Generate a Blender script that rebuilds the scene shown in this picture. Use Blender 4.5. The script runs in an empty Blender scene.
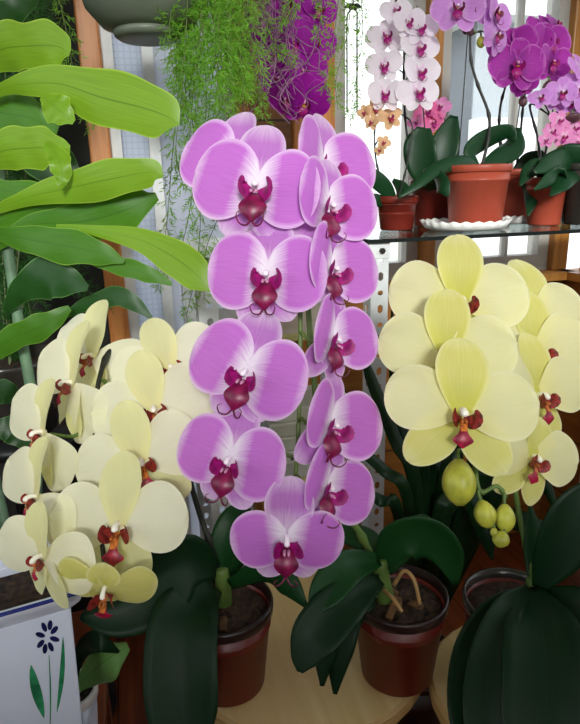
import bpy, bmesh, math, random
from mathutils import Vector, Matrix, Euler
RNG = random.Random(7)
PI = math.pi
R = math.radians
SC = bpy.context.scene
COL = SC.collection

# ---------------------------------------------------------------- camera
F = 600.0
EYE = Vector((0, 0, 0.98))
CR = (Matrix.Rotation(R(-15), 3, 'Z') @ Matrix.Rotation(R(90 - 16), 3, 'X') @ Matrix.Rotation(R(-1.5), 3, 'Z'))
CX, CY, CZ = CR.col[0].copy(), CR.col[1].copy(), CR.col[2].copy()      # right, up, towards viewer
cd = bpy.data.cameras.new('camera')
cd.sensor_fit = 'VERTICAL'; cd.sensor_height = 24.0; cd.lens = F / 724 * 24.0; cd.clip_start = 0.02
cam = bpy.data.objects.new('camera', cd)
cam.matrix_world = Matrix.Translation(EYE) @ CR.to_4x4()
COL.objects.link(cam); SC.camera = cam

def P(px, py, d):
    """place measured in the photograph at a real distance d"""
    return EYE + CX * ((px - 290) / F * d) + CY * (-(py - 362) / F * d) - CZ * d
def ray(px, py):
    return (P(px, py, 1.0) - EYE)
def on_z(px, py, z):
    r = ray(px, py); return EYE + r * ((z - EYE.z) / r.z)
def on_y(px, py, y):
    r = ray(px, py); return EYE + r * ((y - EYE.y) / r.y)
def on_x(px, py, x):
    r = ray(px, py); return EYE + r * ((x - EYE.x) / r.x)
def depth(p):
    return -(p - EYE).dot(CZ)

# ---------------------------------------------------------------- object helpers
def lin(h):
    h = h.lstrip('#'); c = [int(h[i:i + 2], 16) / 255 for i in (0, 2, 4)]
    return tuple(x / 12.92 if x <= .04045 else ((x + .055) / 1.055) ** 2.4 for x in c) + (1,)

def tag(o, label=None, cat=None, group=None, kind=None):
    if label: o['label'] = label
    if cat: o['category'] = cat
    if group: o['group'] = group
    if kind: o['kind'] = kind
    return o
def thing(name, label, cat, loc=(0, 0, 0), group=None):
    o = bpy.data.objects.new(name, None); o.empty_display_size = .03; COL.objects.link(o)
    o.location = loc
    MW[o.name] = Matrix.Translation(Vector(loc))
    return tag(o, label, cat, group)
MW = {}
def obj(name, bm, mats, parent=None, smooth=True, world=True):
    """mesh in world coordinates -> object; under a parent it keeps its place"""
    if not isinstance(mats, (list, tuple)): mats = [mats]
    if parent is not None and world:
        inv = MW[parent.name].inverted(); bmesh.ops.transform(bm, matrix=inv, verts=bm.verts)
    me = bpy.data.meshes.new(name)
    bmesh.ops.recalc_face_normals(bm, faces=bm.faces)
    bm.to_mesh(me); bm.free()
    for m in mats: me.materials.append(m)
    if smooth: me.polygons.foreach_set('use_smooth', [True] * len(me.polygons))
    o = bpy.data.objects.new(name, me); COL.objects.link(o)
    if parent is not None:
        o.parent = parent; MW[o.name] = MW[parent.name].copy()
    else:
        MW[o.name] = Matrix.Identity(4)
    return o
def solo(name, bm, mats, label, cat, group=None, smooth=True):
    return tag(obj(name, bm, mats, None, smooth), label, cat, group)
def struct(name, bm, mats, parent=None, smooth=False):
    return tag(obj(name, bm, mats, parent, smooth), kind='structure') if parent is None else obj(name, bm, mats, parent, smooth)
def solidify(o, t, off=0.0):
    m = o.modifiers.new('thickness', 'SOLIDIFY'); m.thickness = t; m.offset = off
    return o
def bevel(o, w, seg=2):
    m = o.modifiers.new('bevel', 'BEVEL'); m.width = w; m.segments = seg; m.limit_method = 'ANGLE'
    return o

# ---------------------------------------------------------------- mesh helpers
def BM():
    bm = bmesh.new(); bm.loops.layers.uv.new('UVMap'); return bm
def box(bm, lo, hi, mi=0):
    x0, y0, z0 = lo; x1, y1, z1 = hi
    v = [bm.verts.new(p) for p in ((x0, y0, z0), (x1, y0, z0), (x1, y1, z0), (x0, y1, z0), (x0, y0, z1), (x1, y0, z1), (x1, y1, z1), (x0, y1, z1))]
    for f in ((0, 3, 2, 1), (4, 5, 6, 7), (0, 1, 5, 4), (1, 2, 6, 5), (2, 3, 7, 6), (3, 0, 4, 7)):
        bm.faces.new([v[i] for i in f]).material_index = mi
    return v
def cr(pts, n):
    """Catmull-Rom resample of Vectors (or tuples of numbers)"""
    pts = [Vector(p) if not isinstance(p, (int, float)) else p for p in pts]
    out = []; m = len(pts) - 1
    for i in range(n + 1):
        t = i / n * m; k = min(int(t), m - 1); t -= k
        p1, p2 = pts[k], pts[k + 1]
        p0 = pts[k - 1] if k > 0 else p1 * 2 - p2
        p3 = pts[k + 2] if k + 2 <= m else p2 * 2 - p1
        out.append(.5 * ((2 * p1) + (p2 - p0) * t + (2 * p0 - 5 * p1 + 4 * p2 - p3) * t * t + (3 * p1 - p0 - 3 * p2 + p3) * t ** 3))
    return out
def tube(bm, pts, rad, seg=8, mi=0, caps=True):
    if not isinstance(rad, (list, tuple)): rad = [rad] * len(pts)
    rings = []; prev = None
    n = len(pts)
    for i, p in enumerate(pts):
        t = (pts[min(i + 1, n - 1)] - pts[max(i - 1, 0)])
        t = t.normalized() if t.length > 1e-9 else Vector((0, 0, 1))
        if prev is None:
            a = Vector((0, 0, 1)) if abs(t.z) < .9 else Vector((1, 0, 0))
            s = t.cross(a).normalized()
        else:
            s = (prev - t * prev.dot(t)).normalized()
        prev = s; b = t.cross(s)
        rings.append([bm.verts.new(p + (s * math.cos(2 * PI * k / seg) + b * math.sin(2 * PI * k / seg)) * rad[i]) for k in range(seg)])
    for a, b in zip(rings, rings[1:]):
        for k in range(seg):
            bm.faces.new((a[k], a[(k + 1) % seg], b[(k + 1) % seg], b[k])).material_index = mi
    if caps:
        bm.faces.new(rings[0][::-1]).material_index = mi; bm.faces.new(rings[-1]).material_index = mi
def lathe(bm, prof, c, seg=40, mi=0, sx=1.0, sy=1.0, mis=None):
    """prof: list of (radius, z); c: centre at z=0. Radius 0 closes"""
    rings = []
    for r, z in prof:
        if r < 1e-6: rings.append([bm.verts.new((c[0], c[1], c[2] + z))])
        else: rings.append([bm.verts.new((c[0] + r * sx * math.cos(2 * PI * k / seg), c[1] + r * sy * math.sin(2 * PI * k / seg), c[2] + z)) for k in range(seg)])
    for i, (a, b) in enumerate(zip(rings, rings[1:])):
        m = mis[i] if mis else mi
        for k in range(seg):
            k2 = (k + 1) % seg
            if len(a) == 1 and len(b) == 1: continue
            if len(a) == 1: f = (a[0], b[k2], b[k])
            elif len(b) == 1: f = (a[k], a[k2], b[0])
            else: f = (a[k], a[k2], b[k2], b[k])
            bm.faces.new(f).material_index = m
def grid_faces(bm, rows, uvs, mi=0):
    L = bm.loops.layers.uv.active
    for i in range(len(rows) - 1):
        for j in range(len(rows[0]) - 1):
            q = [(i, j), (i, j + 1), (i + 1, j + 1), (i + 1, j)]
            f = bm.faces.new([rows[a][b] for a, b in q]); f.material_index = mi
            for lp, (a, b) in zip(f.loops, q): lp[L].uv = uvs[a][b]
def ribbon(bm, pts, hw, sides, bulge=.2, nv=18, nu=6, mi=0, wave=0.0, wfreq=3.0, scallop=0.0, roundtip=True, seed=0.0, gut=0.0):
    """a leaf blade: centre line, half widths, width directions"""
    c = cr(pts, nv); w = [max(x, 1e-4) for x in cr([Vector((h, 0, 0)) for h in hw], nv) for x in (x.x,)]
    s = cr(sides, nv) if len(sides) > 1 else [Vector(sides[0])] * (nv + 1)
    rows, uvs = [], []
    for i in range(nv + 1):
        t = (c[min(i + 1, nv)] - c[max(i - 1, 0)]).normalized()
        sd = (s[i] - t * s[i].dot(t)); sd = sd.normalized() if sd.length > 1e-6 else t.orthogonal().normalized()
        n = t.cross(sd).normalized()
        v = i / nv; ww = w[i]
        row, uv = [], []
        for j in range(nu + 1):
            u = j / nu * 2 - 1
            e = ww * (1 + scallop * math.sin(v * wfreq * 2 * PI + (1.7 if u > 0 else 0) + seed) * abs(u))
            z = ww * (bulge * u * u + gut * abs(u)) + ww * wave * abs(u) ** 1.5 * math.sin(v * wfreq * 2 * PI + seed + (2.0 if u > 0 else 0))
            row.append(bm.verts.new(c[i] + sd * (u * e) + n * z)); uv.append((u * .5 + .5, v))
        rows.append(row); uvs.append(uv)
    grid_faces(bm, rows, uvs, mi)

# ---------------------------------------------------------------- materials
def mat(name):
    m = bpy.data.materials.new(name); m.use_nodes = True
    nt = m.node_tree; nt.nodes.clear()
    out = nt.nodes.new('ShaderNodeOutputMaterial')
    return m, nt, out
def N(nt, t, **kw):
    n = nt.nodes.new('ShaderNode' + t)
    for k, v in kw.items():
        if k.startswith('_'): setattr(n, k[1:], v)
    return n
def setin(n, **kw):
    for k, v in kw.items(): n.inputs[k.replace('_', ' ')].default_value = v
def ramp(nt, fac, stops, interp='LINEAR'):
    r = N(nt, 'ValToRGB'); r.color_ramp.interpolation = interp
    e = r.color_ramp.elements
    while len(e) > 1: e.remove(e[-1])
    e[0].position, e[0].color = stops[0]
    for p, c in stops[1:]:
        x = e.new(p); x.color = c
    nt.links.new(fac, r.inputs['Fac']); return r.outputs['Color']
def mix(nt, fac, a, b, mode='MIX'):
    m = N(nt, 'Mix', _data_type='RGBA', _blend_type=mode)
    for s, v in ((m.inputs[0], fac), (m.inputs[6], a), (m.inputs[7], b)):
        if hasattr(v, 'links') or hasattr(v, 'is_linked'): nt.links.new(v, s)
        else: s.default_value = v
    return m.outputs[2]
def math_(nt, op, a, b=None, c=None, clamp=False):
    m = N(nt, 'Math', _operation=op, _use_clamp=clamp)
    for i, v in enumerate((a, b, c)):
        if v is None: continue
        if hasattr(v, 'is_linked'): nt.links.new(v, m.inputs[i])
        else: m.inputs[i].default_value = v
    return m.outputs[0]
def noise(nt, vec, scale, detail=3.0, rough=.5):
    n = N(nt, 'TexNoise'); setin(n, Scale=scale, Detail=detail, Roughness=rough)
    if vec is not None: nt.links.new(vec, n.inputs['Vector'])
    return n.outputs['Fac']
def uvs(nt):
    u = N(nt, 'UVMap', _uv_map='UVMap'); s = N(nt, 'SeparateXYZ'); nt.links.new(u.outputs[0], s.inputs[0])
    return u.outputs[0], s.outputs[0], s.outputs[1]
def scaled(nt, vec, x, y, z=1):
    m = N(nt, 'Mapping'); m.inputs['Scale'].default_value = (x, y, z); nt.links.new(vec, m.inputs['Vector']); return m.outputs[0]
def bump(nt, h, strength=.3, dist=.002):
    b = N(nt, 'Bump'); setin(b, Strength=strength, Distance=dist); nt.links.new(h, b.inputs['Height']); return b.outputs[0]
def simple(name, col, rough=.5, metal=0.0, var=.12, scale=30, spec=.5, bumpy=0.0, coat=0.0):
    m, nt, out = mat(name)
    b = N(nt, 'BsdfPrincipled'); tc = N(nt, 'TexCoord')
    c = lin(col) if isinstance(col, str) else col
    n = noise(nt, tc.outputs['Object'], scale)
    dark = tuple(x * (1 - var * 1.6) for x in c[:3]) + (1,); lite = tuple(min(1, x * (1 + var)) for x in c[:3]) + (1,)
    nt.links.new(ramp(nt, n, [(.3, dark), (.7, lite)]), b.inputs['Base Color'])
    setin(b, Roughness=rough, Metallic=metal); b.inputs['Specular IOR Level'].default_value = spec
    b.inputs['Coat Weight'].default_value = coat
    if bumpy: nt.links.new(bump(nt, n, bumpy), b.inputs['Normal'])
    nt.links.new(b.outputs[0], out.inputs[0]); return m
def leafy(name, col, rough=.4, trans=.25, tcol=None, spec=.4, stripes=True, edge=None, midrib=None):
    """a leaf sheet: gloss over, light through"""
    m, nt, out = mat(name)
    b = N(nt, 'BsdfPrincipled'); t = N(nt, 'BsdfTranslucent'); mx = N(nt, 'MixShader')
    uv, u, v = uvs(nt)
    c = lin(col); tc = lin(tcol or col)
    n = noise(nt, scaled(nt, uv, 14, 1.6), 3.0, 4)
    f = lambda q, k: tuple(min(1, x * k) for x in q[:3]) + (1,)
    colr = ramp(nt, n, [(.3, f(c, .86)), (.7, f(c, 1.1))])
    au = math_(nt, 'ABSOLUTE', math_(nt, 'SUBTRACT', u, .5))
    if midrib: colr = mix(nt, math_(nt, 'GREATER_THAN', .012, au), colr, lin(midrib))
    if edge: colr = mix(nt, math_(nt, 'GREATER_THAN', au, .475), colr, lin(edge))
    nt.links.new(colr, b.inputs['Base Color'])
    nt.links.new(ramp(nt, n, [(.3, f(tc, .9)), (.7, f(tc, 1.08))]), t.inputs['Color'])
    setin(b, Roughness=rough); b.inputs['Specular IOR Level'].default_value = spec
    nt.links.new(bump(nt, n, .08, .0015), b.inputs['Normal'])
    mx.inputs[0].default_value = trans
    nt.links.new(b.outputs[0], mx.inputs[1]); nt.links.new(t.outputs[0], mx.inputs[2]); nt.links.new(mx.outputs[0], out.inputs[0])
    return m
def petal_mat(name, body, centre, edge, vein, c0=.12, c1=.42, e0=.86, vein_amt=.35, trans=.4, tip=None):
    m, nt, out = mat(name)
    b = N(nt, 'BsdfPrincipled'); t = N(nt, 'BsdfTranslucent'); mx = N(nt, 'MixShader')
    uv, u, v = uvs(nt)
    au = math_(nt, 'MULTIPLY', math_(nt, 'ABSOLUTE', math_(nt, 'SUBTRACT', u, .5)), 2)
    fine = noise(nt, scaled(nt, uv, 34, 1.5), 1.6, 3)
    # colour fades out from the claw; the border of pale tissue follows the rim
    vv = math_(nt, 'ADD', v, math_(nt, 'MULTIPLY', math_(nt, 'SUBTRACT', fine, .5), .2))
    base = ramp(nt, vv, [(c0, lin(centre)), (c1, lin(body))] + ([(.97, lin(tip))] if tip else []))
    rim = math_(nt, 'MAXIMUM', au, v)
    rim = math_(nt, 'ADD', rim, math_(nt, 'MULTIPLY', math_(nt, 'SUBTRACT', fine, .5), .12))
    base = mix(nt, ramp(nt, rim, [(e0, (0, 0, 0, 1)), (1.0, (1, 1, 1, 1))]), base, lin(edge))
    veins = ramp(nt, noise(nt, scaled(nt, uv, 46, 1.2), 1.3, 4, .6), [(.44, (0, 0, 0, 1)), (.62, (1, 1, 1, 1))])
    base = mix(nt, math_(nt, 'MULTIPLY', veins, vein_amt), base, lin(vein))
    nt.links.new(base, b.inputs['Base Color']); nt.links.new(base, t.inputs['Color'])
    setin(b, Roughness=.55); b.inputs['Specular IOR Level'].default_value = .2
    b.inputs['Sheen Weight'].default_value = .1
    nt.links.new(bump(nt, fine, .15, .002), b.inputs['Normal'])
    mx.inputs[0].default_value = trans
    nt.links.new(b.outputs[0], mx.inputs[1]); nt.links.new(t.outputs[0], mx.inputs[2]); nt.links.new(mx.outputs[0], out.inputs[0])
    return m
def glassy(name, tint, gloss=.08, rough=.02):
    m, nt, out = mat(name)
    t = N(nt, 'BsdfTransparent'); t.inputs[0].default_value = tint
    g = N(nt, 'BsdfGlossy'); setin(g, Roughness=rough)
    fr = N(nt, 'Fresnel'); fr.inputs[0].default_value = 1.45
    mx = N(nt, 'MixShader')
    nt.links.new(math_(nt, 'MULTIPLY', fr.outputs[0], .9), mx.inputs[0])
    nt.links.new(t.outputs[0], mx.inputs[1]); nt.links.new(g.outputs[0], mx.inputs[2]); nt.links.new(mx.outputs[0], out.inputs[0])
    return m
def planks(name, c1, c2, axis='X', width=.11, rough=.35, gap='#1c0f08', along=1.5):
    m, nt, out = mat(name)
    b = N(nt, 'BsdfPrincipled'); tc = N(nt, 'TexCoord')
    s = N(nt, 'SeparateXYZ'); nt.links.new(tc.outputs['Object'], s.inputs[0])
    a = s.outputs['XYZ'.index(axis)]
    q = math_(nt, 'DIVIDE', a, width); fr_ = math_(nt, 'FRACT', q); idx = math_(nt, 'FLOOR', q)
    sc = [along] * 3; sc['XYZ'.index(axis)] = 26
    mp = scaled(nt, tc.outputs['Object'], *sc)
    ad = N(nt, 'VectorMath', _operation='ADD'); nt.links.new(mp, ad.inputs[0])
    cb = N(nt, 'CombineXYZ')
    for i in range(3): nt.links.new(math_(nt, 'MULTIPLY', idx, 7.3), cb.inputs[i])
    nt.links.new(cb.outputs[0], ad.inputs[1])
    n = noise(nt, ad.outputs[0], 2.2, 6, .6)
    col = ramp(nt, n, [(.3, lin(c1)), (.7, lin(c2))])
    if gap: col = mix(nt, math_(nt, 'LESS_THAN', fr_, .03), col, lin(gap))
    nt.links.new(col, b.inputs['Base Color']); setin(b, Roughness=rough)
    nt.links.new(bump(nt, n, .15, .002), b.inputs['Normal'])
    nt.links.new(b.outputs[0], out.inputs[0]); return m

M = {}
M['purple'] = petal_mat('mauve petal', '#d07ad8', '#fcf4fc', '#efd0f1', '#b04cc0', .10, .36, .84, .26, .4)
M['purple_sepal'] = petal_mat('mauve sepal', '#d08ad8', '#f6e4f6', '#f2dcf3', '#b060c4', .12, .5, .7, .4, .45)
M['cream'] = petal_mat('cream petal', '#fbf9de', '#fcf9e4', '#fbf9de', '#f3f0c4', .05, .4, .9, .3, .42)
M['cream_sepal'] = petal_mat('cream sepal', '#f5f2bc', '#f3edb8', '#f3f0c0', '#e4e292', .1, .5, .88, .35, .45)
M['lemon'] = petal_mat('lemon petal', '#f8f4c2', '#f6f1ae', '#faf7d2', '#efea9c', .1, .5, .88, .35, .45)
M['lemon_sepal'] = petal_mat('lemon sepal', '#ece890', '#d8d868', '#f3f0b8', '#dcd660', .1, .5, .8, .4, .45)
M['lime'] = petal_mat('yellow-green petal', '#e6e288', '#ece89c', '#f0ecb0', '#d4cf62', .05, .4, .88, .35, .45)
M['white_petal'] = petal_mat('white petal', '#f6eef6', '#eec6e6', '#ffffff', '#eedcf0', .05, .3, .9, .3, .4)
M['apricot'] = petal_mat('apricot petal', '#f0cc9c', '#e8a878', '#f6e2c0', '#d07a60', .05, .4, .85, .5, .4)
M['pink'] = petal_mat('pink petal', '#f07cb4', '#f8c4dc', '#f6a8cc', '#d84c94', .05, .4, .85, .4, .4)
M['lilac'] = petal_mat('lilac petal', '#dc9ce4', '#f0d0f2', '#eec4f0', '#b060c4', .05, .4, .85, .45, .4)
M['magenta'] = petal_mat('magenta petal', '#b838b0', '#8e2490', '#de84d6', '#821a8a', .05, .4, .85, .45, .4)
M['deep'] = petal_mat('deep magenta petal', '#b01cae', '#8c1490', '#cc4cc8', '#7c0c84', .05, .4, .88, .45, .45)
M['rose'] = petal_mat('rose petal', '#ee9cd0', '#f8dcec', '#f4bce0', '#d05ca8', .05, .4, .85, .45, .4)
M['lip_magenta'] = simple('magenta lip', '#9c1070', .45, var=.35, scale=120, spec=.4)
M['lip_dark'] = simple('dark crimson lip', '#74083e', .4, var=.4, scale=120)
M['lip_red'] = simple('crimson lip', '#9a1436', .42, var=.4, scale=160)
M['lip_brown'] = simple('brown-red speckled lip', '#8c2a24', .45, var=.5, scale=260)
M['lip_orange'] = simple('orange throat', '#c8702c', .5, var=.4, scale=260)
M['lip_yellow'] = simple('yellow callus', '#d8a020', .5, var=.3, scale=200)
M['column_white'] = simple('white column', '#f6e6f2', .5, var=.08, scale=80)
M['column_cream'] = simple('cream column', '#fbf4e2', .5, var=.06, scale=80)
M['column_pink'] = simple('pink column', '#d890b8', .5, var=.15, scale=80)
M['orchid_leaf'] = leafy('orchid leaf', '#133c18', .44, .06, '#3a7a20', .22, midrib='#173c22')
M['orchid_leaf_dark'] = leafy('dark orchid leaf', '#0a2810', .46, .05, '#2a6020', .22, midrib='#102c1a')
M['shelf_leaf'] = leafy('shelf orchid leaf', '#143a1e', .42, .10, '#3a7a20', .3, midrib='#173c22')
M['cactus_leaf'] = leafy('flat cactus stem', '#7aa428', .4, .42, '#a4cc30', .4, edge='#a4c444', midrib='#4e7c16')  # greens of one cactus: backlit blades bright, lower ones dark, painted as colour
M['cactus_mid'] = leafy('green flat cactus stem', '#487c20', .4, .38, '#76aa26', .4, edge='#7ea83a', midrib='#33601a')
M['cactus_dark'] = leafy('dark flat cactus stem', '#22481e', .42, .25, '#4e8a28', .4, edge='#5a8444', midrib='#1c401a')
M['pale_leaf'] = leafy('pale green leaf', '#84b464', .45, .3, '#8cbc58', .3, midrib='#587e40')
M['stem_green'] = simple('green stem', '#56702f', .5, var=.2, scale=60)
M['stem_dark'] = simple('dark stem', '#20231a', .5, var=.3, scale=60)
M['stem_grey'] = simple('grey-green cactus stem', '#5c7a5c', .6, var=.25, scale=40)
M['bud'] = simple('green-yellow bud', '#a8a83a', .45, var=.25, scale=70)
M['bud_dark'] = simple('dark bud', '#5a3a40', .5, var=.3, scale=70)
M['fern'] = leafy('fern needle', '#70a836', .5, .45, '#b0d850', .3)
M['fern_dark'] = leafy('dark fern needle', '#305e26', .5, .3, '#4c8430', .3)
M['fern_stem'] = simple('fern stem', '#5c6e34', .6)
M['dry_stem'] = simple('dry fern stem', '#8c6080', .7, var=.3)
M['pot_red'] = simple('red-brown plastic pot', '#70241a', .38, var=.1, scale=9, spec=.5)
M['pot_terra'] = simple('terracotta plastic pot', '#a84a36', .42, var=.12, scale=9, spec=.4)
M['pot_dark'] = simple('black-brown plastic pot rim', '#2a1a18', .3, var=.1)
M['pot_black'] = simple('smoky plastic pot', '#3a3632', .25, var=.2, scale=20)
M['soil'] = simple('bark soil', '#3c2a1a', .9, var=.6, scale=160, bumpy=1.0)
M['bark'] = simple('bark chip', '#6a4a2a', .85, var=.45, scale=90, bumpy=.6)
M['root'] = simple('tan root', '#a88450', .6, var=.25, scale=60)
M['root_pale'] = simple('pale root', '#b4b4a8', .6, var=.2, scale=60)
M['ceramic'] = simple('white glazed ceramic', '#d2d8e8', .18, var=.03, scale=14, spec=.5, coat=.4)
M['blue_paint'] = simple('cobalt glaze', '#1c2a86', .22, var=.25, scale=60)
M['navy_paint'] = simple('navy glaze', '#1c2050', .22, var=.25, scale=60)
M['green_paint'] = simple('green glaze', '#2e8a5c', .22, var=.3, scale=70)
M['saucer'] = simple('white plastic saucer', '#ecebe6', .35, var=.04)
M['ply'] = planks('pale wood', '#d8b878', '#e8cf96', 'X', .9, .35, None, 2)
M['ply_edge'] = planks('pale wood edge', '#b8935a', '#d0ac70', 'Z', .012, .45, '#7e5c30', 3)
M['floor'] = planks('red-brown floorboards', '#54230f', '#8a4626', 'X', .10, .32, '#1c0c06', 1.2)
M['oak'] = planks('honey wood', '#9c6326', '#c48a42', 'X', .35, .4, None, 2)
M['orange_wood'] = planks('orange wood', '#b4682c', '#dc9450', 'X', .35, .4, None, 2)
M['brown_panel'] = planks('brown wood panel', '#7c4a1c', '#a06a30', 'Z', .16, .42, '#4a2a10', 1.5)
M['steel'] = simple('white painted steel', '#d4d8d8', .35, var=.1, scale=25, spec=.5)
M['steel_dark'] = simple('dark bolt', '#3a3a3a', .4, metal=.8)
M['bar'] = simple('bamboo-coloured bar', '#b8b070', .5, var=.2, scale=40)
M['frame_grey'] = simple('grey window frame', '#b8b6ae', .45, var=.05)
M['frame_white'] = simple('white window frame', '#e2e4e4', .45, var=.05)
M['glass'] = glassy('window glass', (.97, .985, .98, 1))
M['shelf_glass'] = glassy('shelf glass', (.80, .87, .85, 1))
M['glass_edge'] = simple('dark green glass edge', '#0c1413', .5, var=.1, spec=.2)
M['iron'] = simple('black iron', '#191a1c', .45, metal=.3)
M['plaster'] = simple('white plaster', '#e8e6e0', .8, var=.04, scale=12)
M['dark_wall'] = simple('dark stained wall', '#17140f', .8, var=.2, scale=8)
M['hang_pot'] = simple('grey-green hanging pot', '#6a7064', .45, var=.08, scale=10)
M['tray'] = simple('off-white plastic tray', '#c8c8b8', .5, var=.12, scale=20)
M['facade'] = planks('pale facade', '#8a9196', '#999fa4', 'X', .42, .7, '#666c72', 2)
M['facade_low'] = simple('bright render facade', '#d8dadc', .8, var=.05, scale=2)
M['ground'] = simple('outside paving', '#a8a8a0', .8)

def panel_mat(name, col, grid):
    m, nt, out = mat(name)
    t = N(nt, 'BsdfTranslucent'); d = N(nt, 'BsdfPrincipled'); mx = N(nt, 'MixShader'); tc = N(nt, 'TexCoord')
    s = N(nt, 'SeparateXYZ'); nt.links.new(tc.outputs['Object'], s.inputs[0])
    c = lin(col); c2 = tuple(x * .88 for x in c[:3]) + (1,)
    f = None
    for k in (0, 2):
        g = math_(nt, 'LESS_THAN', math_(nt, 'FRACT', math_(nt, 'MULTIPLY', s.outputs[k], 1 / grid)), .25)
        f = g if f is None else math_(nt, 'MAXIMUM', f, g)
    cc = mix(nt, f, c, c2)
    nt.links.new(cc, t.inputs[0]); nt.links.new(cc, d.inputs['Base Color']); setin(d, Roughness=.4)
    mx.inputs[0].default_value = .6
    nt.links.new(d.outputs[0], mx.inputs[1]); nt.links.new(t.outputs[0], mx.inputs[2]); nt.links.new(mx.outputs[0], out.inputs[0]); return m
M['screen'] = panel_mat('blue-grey insect screen', '#d4dae4', .012)
M['frosted'] = panel_mat('frosted door panel', '#d6dae2', 2.0)
#PART2
# ---------------------------------------------------------------- orchid flowers
def blade(bm, ang, L, W, m=.55, base=.12, pw=.9, nv=14, nu=8, fold=0.0, foldaxis='y', z0=0.0, zs=0.0, zt=0.0, skew=0.0, rip=0.0, seed=0.0, r0=.0, tipcurl=0.0, scale=1.0, mi=0, pinch=0.0):
    """one petal or sepal in flower coordinates (x right, y up, z to the front), unit = flower width"""
    d = Vector((math.cos(ang), math.sin(ang))); q = Vector((-d.y, d.x))
    rows, uv = [], []
    for i in range(nv + 1):
        k = i / nv; v = 1 - (1 - k) ** 1.6 if k < 1 else 1.0
        if v < m: f = base + (1 - base) * math.sin(PI / 2 * v / m) ** pw
        else: f = math.sqrt(max(0, 1 - ((v - m) / (1 - m)) ** 2))
        f = max(f, .01)
        row, ur = [], []
        for j in range(nu + 1):
            u = j / nu * 2 - 1
            s = r0 + L * v - (L * .06 * (1 - abs(u)) * pinch if v > .8 else 0)
            t = W * .5 * f * u + skew * W * math.sin(PI * v * .8)
            z = z0 + zs * v * v * L + zt * (u * f) ** 2 * W + tipcurl * max(0, v - .6) ** 2 * L
            z += rip * math.sin(v * 7 + seed + u * 3.1) * (abs(u) * f) ** 1.5 + rip * .6 * math.sin(u * 5 + seed * 1.7) * v * v
            p = d * s + q * t
            x, y = p.x, p.y
            if fold:
                if foldaxis == 'y': z += abs(x) * math.sin(fold); x *= math.cos(fold)
                else: z += abs(y) * math.sin(fold); y *= math.cos(fold)
            row.append(bm.verts.new(Vector((x, y, z)) * scale)); ur.append((u * .5 + .5, v))
        rows.append(row); uv.append(ur)
    grid_faces(bm, rows, uv, mi)

def lip_mesh(bm, S, tend=True, spread=1.0, droop=0.0, hi=True, tri=False):
    V = Vector
    nv, nu = (9, 5) if hi else (5, 3)
    # side lobes that rise round the column (0), middle lobe (1), callus (2)
    for sg in (-1, 1):
        pts = [V((sg * .016, -.055, .02)), V((sg * .062 * spread, -.058, .07)), V((sg * .088 * spread, -.03, .115)), V((sg * .076 * spread, .022, .13))]
        ribbon(bm, [p * S for p in pts], [.03 * S, .058 * S, .062 * S, .014 * S], [V((0, -.8, -.4)), V((sg * .2, -.85, .45)), V((sg * .35, -.6, .7)), V((sg * .5, 0, .85))], .25, nv, nu, 0)
    dy = -droop
    pts = [V((0, -.045, .03)), V((0, -.085, .085)), V((0, -.15 + dy * .4, .125)), V((0, -.215 + dy, .125)), V((0, -.265 + dy, .10))]
    if tri:
        ribbon(bm, [p * S for p in pts], [.022 * S, .026 * S, .034 * S, .078 * S, .006 * S], [V((1, 0, 0))], -.3, nv + 7, nu + 1, 1)
        ribbon(bm, [(p + V((0, .008, .006))) * S for p in pts[:3]], [.018 * S, .03 * S, .02 * S], [V((1, 0, 0))], -.3, nv, nu, 2)
    else:
        ribbon(bm, [p * S for p in pts], [.026 * S, .058 * S, .092 * S, .072 * S, .014 * S], [V((1, 0, 0))], -.35, nv + 2, nu + 1, 1)
    if tend:
        for sg in (-1, 1):
            pts = [V((sg * .006, -.262 + dy, .10)), V((sg * .03, -.30 + dy, .115)), V((sg * .07, -.30 + dy, .16)), V((sg * .085, -.255 + dy, .19)), V((sg * .06, -.235 + dy, .185))]
            tube(bm, [p * S for p in cr(pts, 10 if hi else 6)], [.008 * S * (1 - i / 14) for i in range(11 if hi else 7)], 5, 1)
    c = [V((0, -.055, .085)), V((0, -.07, .115)), V((0, -.08, .13))]
    for sg in (-1, 1):
        tube(bm, [(p + V((sg * .016, 0, 0))) * S for p in c], [.012 * S, .012 * S, .005 * S], 7, 2)

def column_mesh(bm, S):
    V = Vector
    pts = cr([V((0, .012, -.01)), V((0, .022, .045)), V((0, .005, .085)), V((0, -.018, .10)), V((0, -.03, .098))], 9)
    tube(bm, [p * S for p in pts], [x * S * .74 for x in (.030, .030, .028, .027, .029, .033, .036, .034, .024, .008)], 10, 0)

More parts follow.
